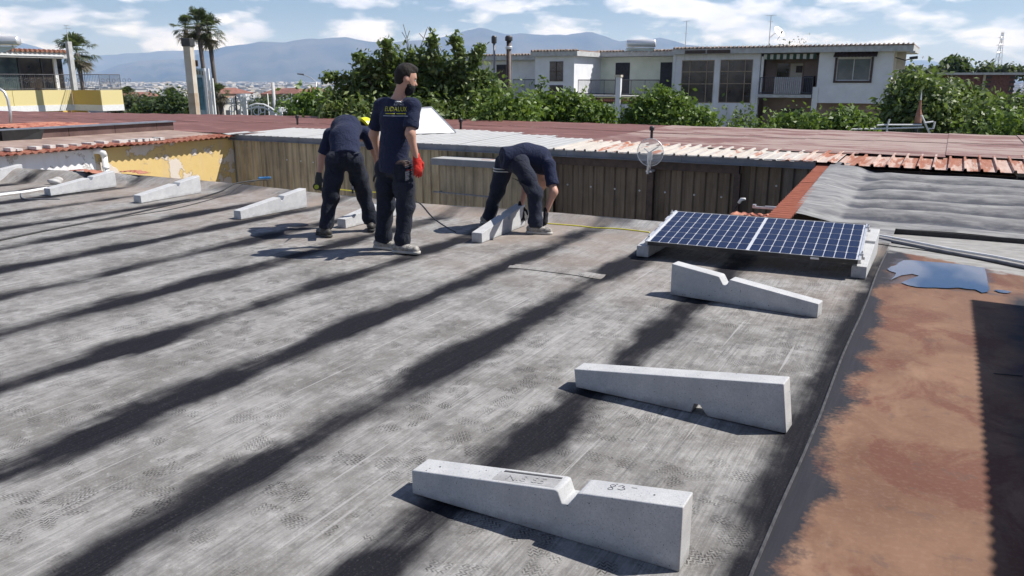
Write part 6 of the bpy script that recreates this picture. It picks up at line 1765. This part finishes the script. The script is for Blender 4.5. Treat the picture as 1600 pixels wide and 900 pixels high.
def person(label, feet, J, opt):
    """J: joint name -> world point; everything below is made relative to the feet point"""
    root = thing('person', label, 'person', feet, 0)
    O = np.array(feet, float); j = {k: np.array(v, float) - O for k, v in J.items()}
    K = opt.get('scale', 1.0)
    sh = (j['shR'] - j['shL']); sh /= np.linalg.norm(sh)
    sp = j['chest'] - j['pelvis']; sp /= np.linalg.norm(sp); fwd = np.cross(sh, sp); fwd /= np.linalg.norm(fwd)   # points to the back
    fwd = -fwd * opt.get('fsign', 1)
    hd = j['head']; hf = np.array(opt['face'], float); hf /= np.linalg.norm(hf); hu = np.array(opt['headup'], float); hu -= hf * (hu @ hf); hu /= np.linalg.norm(hu); hs = np.cross(hf, hu)
    M = np.stack([hs, hf, hu])
    # ---- body
    body = [cone(j['pelvis'], j['belly'], .125, .12, fwd, 1.35), cone(j['belly'], j['chest'], .12, .135, fwd, 1.35),
            cone(j['chest'], (j['shR'] + j['shL']) / 2, .135, .085, fwd, 1.3),
            cone(j['shL'], j['shR'], .055, .055), cone((j['shR'] + j['shL']) / 2 + sp * .02, hd - hu * .07 - hf * .01, .062, .054)]
    for s in 'LR':
        body += [cone(j['sh' + s], j['el' + s], .052, .040), cone(j['el' + s], j['wr' + s], .043, .027),
                 cone(j['hip' + s], j['kn' + s], .080, .055), cone(j['kn' + s], j['an' + s], .055, .038)]
    headp = [ell(hd + hu * .02, (.076, .095, .105), M), ell(hd - hu * .045 + hf * .02, (.058, .070, .070), M), cone(hd - hu * .09 + hf * .055, hd - hu * .095 + hf * .06, .026, .026)]
    feat = [cone(hd - hu * .00 + hf * .092, hd - hu * .035 + hf * .112, .009, .015), cone(hd + hu * .022 + hf * .085 - hs * .03, hd + hu * .022 + hf * .085 + hs * .03, .014, .014),
            cone(hd - hu * .062 + hf * .088 - hs * .018, hd - hu * .062 + hf * .088 + hs * .018, .008, .008), cone(hd - hu * .071 + hf * .086 - hs * .016, hd - hu * .071 + hf * .086 + hs * .016, .008, .008)]
    ears = [ell(hd + hs * .078 * q - hu * .012 - hf * .005, (.012, .020, .032), M) for q in (-1, 1)]
    bf = union(body, .045); hf_ = union(headp, .03); ff = union(feat, .012); ef = union(ears, .006)
    eyes = [(hd + hu * .004 + hf * .088 + hs * .031 * q) for q in (-1, 1)]
    def fbody(X, Y, Z):
        v = smin(bf(X, Y, Z), hf_(X, Y, Z), .03); v = smin(v, ff(X, Y, Z), .012); v = smin(v, ef(X, Y, Z), .006)
        for e in eyes: v = np.maximum(v, .016 - np.sqrt((X - e[0]) ** 2 + (Y - e[1]) ** 2 + (Z - e[2]) ** 2))
        return v
    lo, hi = bounds(list(j.values()), .17)
    bo = part('body', sdf_mesh('body', fbody, lo, hi, .0125, M_skin, 1), root)
    m = MB()
    for e in eyes:
        c = e - hf * .008; m.tube([c - hf * .008, c, c + hf * .005, c + hf * .008], [.006, .011, .008, .003], 8)
    m.build('eyes', M_whiteplastic, root)
    # ---- hair
    hr = union([ell(hd + hu * .035 - hf * .012, (.085, .098, .100), M), ell(hd - hu * .01 - hf * .045, (.070, .062, .085), M), ell(hd + hu * .10 + hf * .02, (.055, .075, .040), M)], .02)
    hrw = wrinkle(hr, .0035, [], 95, 3)
    c1 = hd + hf * .055 + hu * .055
    def fh(X, Y, Z):
        v = hrw(X, Y, Z)
        a_ = (X - hd[0]) * hf[0] + (Y - hd[1]) * hf[1] + (Z - hd[2]) * hf[2]; b_ = (X - hd[0]) * hu[0] + (Y - hd[1]) * hu[1] + (Z - hd[2]) * hu[2]; c_ = np.abs((X - hd[0]) * hs[0] + (Y - hd[1]) * hs[1] + (Z - hd[2]) * hs[2])
        faceside = np.minimum(a_ - .022 + .0 * c_, .062 - b_)              # >0 : face area to remove
        v = np.maximum(v, faceside)
        v = np.maximum(v, -(b_ + .075))
        ear = np.sqrt((a_ + .005) ** 2 + (b_ + .010) ** 2) - .030
        return np.maximum(v, np.where(c_ > .055, -ear, -1))
    part('hair', sdf_mesh('hair', fh, hd - .17, hd + .17, .008, M_hair, 0), root)
    if opt.get('mask'):
        # mask pulled down to the chin, short beard and ear loop
        mk = union([ell(hd - hu * .075 + hf * .045, (.066, .066, .060), M), ell(hd - hu * .105 + hf * .045, (.05, .055, .05), M)], .02)
        def fm(X, Y, Z):
            a_ = (X - hd[0]) * hf[0] + (Y - hd[1]) * hf[1] + (Z - hd[2]) * hf[2]; b_ = (X - hd[0]) * hu[0] + (Y - hd[1]) * hu[1] + (Z - hd[2]) * hu[2]
            return np.maximum(np.maximum(mk(X, Y, Z), b_ + .048 - .1 * (a_ - .05)), .012 - a_)
        part('face_mask', sdf_mesh('face_mask', fm, hd - .18, hd + .16, .008, M_mask, 0), root)
        bd = ell(hd - hu * .045 + hf * .018, (.066, .070, .062), M)
        def fb(X, Y, Z):
            a_ = (X - hd[0]) * hf[0] + (Y - hd[1]) * hf[1] + (Z - hd[2]) * hf[2]; b_ = (X - hd[0]) * hu[0] + (Y - hd[1]) * hu[1] + (Z - hd[2]) * hu[2]
            return np.maximum(np.maximum(bd(X, Y, Z), b_ + .012), np.maximum(a_ - .062, -.005 - a_))
        part('beard', sdf_mesh('beard', fb, hd - .17, hd + .15, .008, M_hair, 0), root)
        m = MB()
        for q in (-1, 1): m.tube([hd + hs * .074 * q - hu * .0 + hf * .0, hd + hs * .072 * q - hu * .03 + hf * .03, hd + hs * .062 * q - hu * .06 + hf * .06], .002, 4)
        m.build('ear_loop', M_mask, root)
    if opt.get('helmet'):
        hp = ell(hd + hu * .045, (.118, .140, .118), M); brim = ell(hd + hu * .048 + hf * .025, (.135, .175, .018), M)
        def fhel(X, Y, Z):
            b_ = (X - hd[0]) * hu[0] + (Y - hd[1]) * hu[1] + (Z - hd[2]) * hu[2]; c_ = (X - hd[0]) * hs[0] + (Y - hd[1]) * hs[1] + (Z - hd[2]) * hs[2]
            v = hp(X, Y, Z) - .006 * np.exp(-(c_ / .012) ** 2)
            v = np.maximum(v, .045 - b_); v = np.minimum(v, brim(X, Y, Z))
            return v
        part('hard_hat', sdf_mesh('hard_hat', fhel, hd - .24, hd + .24, .008, M_helmet, 1), root)
    # ---- shirt
    mid = (j['shR'] + j['shL']) / 2
    tr = [cone(j['pelvis'] + sp * opt.get('hem', -.02), j['belly'], .158, .150, fwd, 1.28), cone(j['belly'], j['chest'], .150, .162, fwd, 1.28),
          cone(j['chest'], mid - sp * .03, .162, .115, fwd, 1.25), cone(j['shL'] * .92 + mid * .08, j['shR'] * .92 + mid * .08, .064, .064), cone(mid, mid + sp * .055, .080, .062)]
    for s in 'LR': tr.append(cone(mid + sp * .035, j['sh' + s] + sp * .005, .068, .060))
    cuts = []; slv = []
    for s in 'LR':
        d_ = j['el' + s] - j['sh' + s]; L = np.linalg.norm(d_); d_ = d_ / L; e = j['sh' + s] + d_ * min(L * .80, .235)
        slv.append(cut(wrinkle(cone(j['sh' + s], e + d_ * .06, .066, .076), .004, [(e, .1)], 30, 4), e, -d_))
    nk = hd - hu * .07 - mid; nk = nk / np.linalg.norm(nk)
    cuts.append((mid + sp * .062, -(sp * .8 + nk * .4), .12))
    cuts.append((j['pelvis'] + sp * (opt.get('hem', -.02) - .05), sp, .30))
    fold = [(j['belly'], .16), (j['shR'], .10), (j['shL'], .10), (j['pelvis'], .14)]
    ft0 = cutl(wrinkle(union(tr, .045), opt.get('wr', .0075), fold, 24, 2), cuts)
    def ft(X, Y, Z):
        v = ft0(X, Y, Z)
        for g_ in slv: v = smin(v, g_(X, Y, Z), .028)
        return v
    lo, hi = bounds([j[k] for k in ('pelvis', 'belly', 'chest', 'shR', 'shL', 'elR', 'elL')], .24)
    sho = part('tshirt', sdf_mesh('tshirt', ft, lo, hi, .011, M_shirt, 1), root)
    # ---- trousers
    dn = (j['knR'] + j['knL']) / 2 - j['pelvis']; dn /= np.linalg.norm(dn)
    fs = [cut(cone(j['pelvis'] + sp * .075, j['pelvis'], .128, .136, fwd, 1.22), j['pelvis'] + sp * .085, -sp), cone(j['hipL'], j['hipR'], .104, .104), ]
    cu = []
    for s in 'LR':
        d_ = j['an' + s] - j['kn' + s]; d_ /= np.linalg.norm(d_)
        th = (j['hip' + s] + j['kn' + s]) / 2
        fs += [cone(j['hip' + s], th, .104, .094), cone(th, j['kn' + s], .098, .082), cone(j['kn' + s], j['an' + s] - d_ * .05, .080, .074), cone(j['an' + s] - d_ * .05, j['an' + s] + d_ * .02, .075, .072)]
        cu.append((j['an' + s] + d_ * .015, -d_, .14))
        # cargo pocket
        out = (j['hip' + s] - j['pelvis']); out /= np.linalg.norm(out)
        pk = j['hip' + s] * .40 + j['kn' + s] * .60
        fs.append(cone(pk + out * .052 + [0, 0, .06], pk + out * .052 - [0, 0, .05], .045, .045, out, 1.0))
    fold = [(j['knR'], .13), (j['knL'], .13), (j['anR'], .12), (j['anL'], .12), (j['hipR'], .10), (j['hipL'], .10)]
    fp = cutl(wrinkle(union(fs, .035), 0.0115, fold, 30, opt.get('seed', 5)), cu)
    lo, hi = bounds([j[k] for k in ('pelvis', 'hipR', 'hipL', 'knR', 'knL', 'anR', 'anL')], .21)
    part('trousers', sdf_mesh('trousers', fp, lo, hi, .011, opt.get('trmat', M_trous), 1), root)
    for s in 'LR':
        shoe(j['an' + s], j['toe' + s], root, M_boot if opt.get('boots') else M_shoe, M_sole if opt.get('boots') else M_shoesole, opt.get('boots', False), opt.get('ground', 0))
    return root, j, sho, sp, fwd, sh

YS = 7.66
def A3(x, y, Y): return tuple(atY(x, y, Y))
# ---- standing worker
feet = tuple(at(626, 392))
JB = dict(pelvis=A3(616, 252, 7.66), belly=A3(616, 222, 7.66), chest=A3(619, 186, 7.66), shR=A3(646, 166, 7.57), shL=A3(595, 166, 7.78), head=A3(634, 122, 7.66),
          elR=A3(641, 209, 7.48), wrR=A3(651, 248, 7.50), elL=A3(584, 210, 7.86), wrL=A3(592, 246, 7.95),
          hipR=A3(630, 262, 7.61), knR=A3(633, 322, 7.58), anR=A3(628, 374, 7.58), hipL=A3(604, 262, 7.74), knL=A3(603, 322, 7.76), anL=A3(598, 372, 7.78),
          toeR=A3(665, 388, 7.50), toeL=A3(625, 385, 7.70))
fb = Vector(feet); fb.z = 0
# lift: ankle height fixed from ground
def fix_ank(J, h=.085):
    for s in 'LR':
        a = list(J['an' + s]); a[2] = h; J['an' + s] = tuple(a)
    return J
pB, jB, shB, spB, fwB, sB = person('man seen from behind in navy printed t-shirt and dark trousers, standing with red glove', (feet[0], feet[1], 0), fix_ank(JB),
    dict(face=(.93, .30, -.30), headup=(.2, .05, 1), mask=True, hem=-.06, seed=5, trmat=M_trous))
hand(jB['wrR'], (.10, -.05, -1), (-.4, .8, .1), M_red, 'glove', pB, 1, .55, 1.12)
hand(jB['wrL'], (.1, .1, -1), (.6, .6, .1), M_skin, 'hand', pB, -1, .6, 1.0)
# red hammer-loop tag and pocket items
q = jB['hipR'] * .5 + jB['hipL'] * .5
# shirt print: projected on the cloth
def on_surface(me, shirt, origin, right, up, nrm, name, mat, parent, lift=.004):
    bt = BVHTree.FromPolygons([v.co for v in shirt.data.vertices], [tuple(p.vertices) for p in shirt.data.polygons])
    bm = bmesh.new(); bm.from_mesh(me)
    bmesh.ops.triangulate(bm, faces=bm.faces)
    bmesh.ops.subdivide_edges(bm, edges=[e for e in bm.edges if e.calc_length() > .02], cuts=2, use_grid_fill=False)
    o = Vector(origin); r_ = Vector(right).normalized(); n_ = Vector(nrm).normalized(); u_ = Vector(up); u_ = (u_ - n_ * u_.dot(n_)).normalized(); r_ = (r_ - n_ * r_.dot(n_)).normalized()
    for v in bm.verts:
        p = o + r_ * v.co.x + u_ * v.co.y + n_ * .3
        hit = bt.ray_cast(p, -n_)
        v.co = (hit[0] + n_ * lift) if hit[0] is not None else (o + r_ * v.co.x + u_ * v.co.y)
    bm.to_mesh(me); bm.free(); me.materials.clear(); me.materials.append(mat)
    return part(name, me, parent)
M_py = two('yellow_print', (.55, .52, .02), (.64, .60, .04), 9, .7); M_pw = two('white_print', (.40, .42, .46), (.52, .54, .58), 9, .7)
bn = Vector((-.25, -1, .0)).normalized(); rt = Vector((1, -.25, 0)).normalized()
ctr = Vector(atY(615, 171, 7.5)) - Vector((feet[0], feet[1], 0))
def print_on(txt, size, dx, dy, mat, sx=1.0, name='shirt_print'):
    me = text_mesh(txt, size)
    for v in me.vertices: v.co.x *= sx
    return on_surface(me, shB, ctr + rt * dx + Vector((0, 0, dy)), rt, (0, 0, 1), bn, name, mat, pB)
print_on('EUDALUX', .060, 0, 0, M_py, .86)
print_on('IMPIANTI', .024, .030, .066, M_pw, .9); print_on('ELETTRICI', .024, .030, .042, M_pw, .95)
def bar_on(x0, x1, y0, y1, mat):
    me = MB(); n_ = 10
    me.sheet([x0 + (x1 - x0) * k / n_ for k in range(n_ + 1)], [y0, y1], lambda a, b: 0)
    on_surface(me.mesh('print_line', mat), shB, ctr, rt, (0, 0, 1), bn, 'shirt_print', mat, pB)
bar_on(-.10, .0, -.043, -.036, M_py); bar_on(.015, .11, -.043, -.036, M_py); bar_on(-.125, .14, -.062, -.057, M_pw)

# ---- bent worker with helmet
feet = tuple(at(542, 362))
JA = dict(pelvis=A3(540, 240, 8.50), belly=A3(538, 214, 8.62), chest=A3(541, 201, 8.84), shR=A3(571, 207, 8.95), shL=A3(516, 211, 8.98), head=A3(566, 205, 9.17),
          elR=A3(586, 236, 9.00), wrR=A3(592, 268, 9.05), elL=A3(503, 248, 8.98), wrL=A3(498, 276, 8.94),
          hipR=A3(553, 250, 8.52), knR=A3(568, 304, 8.72), anR=A3(580, 345, 8.78), hipL=A3(525, 250, 8.48), knL=A3(517, 305, 8.46), anL=A3(508, 352, 8.42),
          toeR=A3(584, 350, 9.0), toeL=A3(498, 358, 8.55))
pA, jA, shA, *_ = person('man bending forward in navy t-shirt and yellow hard hat, holding a tape with grey gloves', (feet[0], feet[1], 0), fix_ank(JA, .10),
    dict(face=(.15, .55, -.82), headup=(.62, .55, .42), helmet=True, boots=True, bent=True, hem=-.03, seed=8, wr=.010))
hand(jA['wrL'], (-.12, -.05, -1), (.3, .8, .1), M_gg, 'glove', pA, 1, .9, 1.15)
hand(jA['wrR'], (.1, .1, -1), (-.5, .5, .1), M_gg, 'glove', pA, -1, .8, 1.1)
# tape measure case in his left hand
p = Vector(feet); p.z = 0; q = Vector(tuple(jA['wrL'])) + p + Vector((-.02, -.06, -.105))
t = thing('tape_measure', 'black and lime tape measure case held in the grey glove', 'tape measure', q, R(20))
m = MB(); m.tube([(0, -.022, 0), (0, .022, 0)], .038, 16); m.build('case', M_blackplastic, t, smooth=False)
m = MB(); m.tube([(0, -.024, 0), (0, -.0225, 0)], .026, 16); m.build('label', M_lime, t)

# ---- bent worker at right gripping a block
feet = tuple(at(805, 362))
JC = dict(pelvis=A3(800, 246, 8.86), belly=A3(818, 240, 8.90), chest=A3(838, 246, 8.93), shR=A3(858, 258, 8.78), shL=A3(846, 262, 9.10), head=A3(850, 280, 9.05),
          elR=A3(865, 300, 8.66), wrR=A3(853, 332, 8.66), elL=A3(822, 292, 9.12), wrL=A3(814, 322, 9.05),
          hipR=A3(812, 256, 8.76), knR=A3(836, 302, 8.62), anR=A3(837, 350, 8.58), hipL=A3(790, 254, 8.98), knL=A3(776, 300, 9.06), anL=A3(764, 338, 9.20),
          toeR=A3(866, 358, 8.52), toeL=A3(790, 345, 9.15))
pC, jC, shC, *_ = person('man bending over in navy t-shirt and faded trousers, hands around a concrete block', (feet[0], feet[1], 0), fix_ank(JC, .085),
    dict(face=(.25, .1, -.95), headup=(.9, .1, .1), hem=-.07, seed=11, trmat=M_trous2, wr=.011))
hand(jC['wrR'], (-.05, -.02, -1), (-.8, .4, .1), M_bk, 'glove', pC, 1, .8, 1.15)
hand(jC['wrL'], (.0, -.25, -1), (.3, -.7, .1), M_bk, 'glove', pC, -1, .5, 1.1)
# reflective bands on his thigh
for dz in (0, .028):
    c = jC['hipL'] * .82 + jC['knL'] * .18
    m = MB(); m.tube([(c[0] + .118 * math.cos(a), c[1] + .118 * math.sin(a), c[2] - .03 + dz) for a in [R(150) + k * R(15) for k in range(13)]], .007, 5); m.build('reflective_band', M_refl, pC, smooth=True)

def patch_on(root, kid, jj, centre, right, nrm, wd, ht, mat, name, lift=.006, sag=0.):
    ob = [c for c in root.children if c.name.split('.')[0] == kid][0]
    mb = MB(); mb.sheet([-wd / 2 + wd * k / 6 for k in range(7)], [-ht / 2 + ht * k / 6 for k in range(7)], lambda a_, b_: 0)
    me = mb.mesh(name, mat)
    return on_surface(me, ob, centre, right, (0, 0, 1), nrm, name, mat, root, lift)
M_pocket = cloth('pocket_cloth', (.012, .014, .024), (.034, .038, .054))
for s_ in (-1, 1):
    patch_on(pB, 'trousers', jB, jB['pelvis'] + np.array([.085 * s_, -.3, -.085]), (1, -.25, 0), (-.25, -1, 0), .12, .13, M_pocket, 'back_pocket')
patch_on(pB, 'trousers', jB, jB['pelvis'] + np.array([.0, -.3, .004]), (1, -.25, 0), (-.25, -1, 0), .30, .035, M_brownsteel, 'belt', .003)
patch_on(pB, 'trousers', jB, jB['hipR'] + np.array([.03, -.3, -.01]), (1, -.25, 0), (-.2, -1, 0), .035, .014, M_red, 'red_tag', .012)
patch_on(pA, 'trousers', jA, jA['pelvis'] + np.array([-.10, -.4, -.03]), (1, 0, 0), (0, -1, 0), .12, .12, M_pocket, 'back_pocket')
patch_on(pA, 'trousers', jA, jA['pelvis'] + np.array([.10, -.4, -.03]), (1, 0, 0), (0, -1, 0), .12, .12, M_pocket, 'back_pocket')
patch_on(pC, 'trousers', jC, jC['hipR'] + np.array([.02, -.4, -.01]), (1, 0, -.2), (0, -1, 0), .13, .12, M_pocket, 'back_pocket')
for p_, j_, k_ in ((pB, jB, 'R'), (pA, jA, 'R'), (pC, jC, 'R')):
    c_ = j_['hip' + k_] * .42 + j_['kn' + k_] * .58
    patch_on(p_, 'trousers', j_, c_ + np.array([.05, -.4, 0]), (1, -.1, 0), (.25, -1, 0), .12, .17, M_pocket, 'cargo_pocket', .008)

# ================================================================== 12. HAZE
zt_ = NT('thin_air')
zt_.t.nodes.remove(zt_.p)
pv_ = zt_.n('ShaderNodeVolumePrincipled')
pv_.inputs['Color'].default_value = (.36, .56, 1.0, 1)
pv_.inputs['Absorption Color'].default_value = (1, 1, 1, 1)
pv_.inputs['Density'].default_value = .000082
pv_.inputs['Anisotropy'].default_value = .1
zt_.t.links.new(pv_.outputs[0], zt_.out.inputs['Volume'])
m = MB(); m.box(-16000, 16000, -3000, 16500, -40, 800)
o = m.build('haze', zt_.m, None); tag(o, kind='stuff')
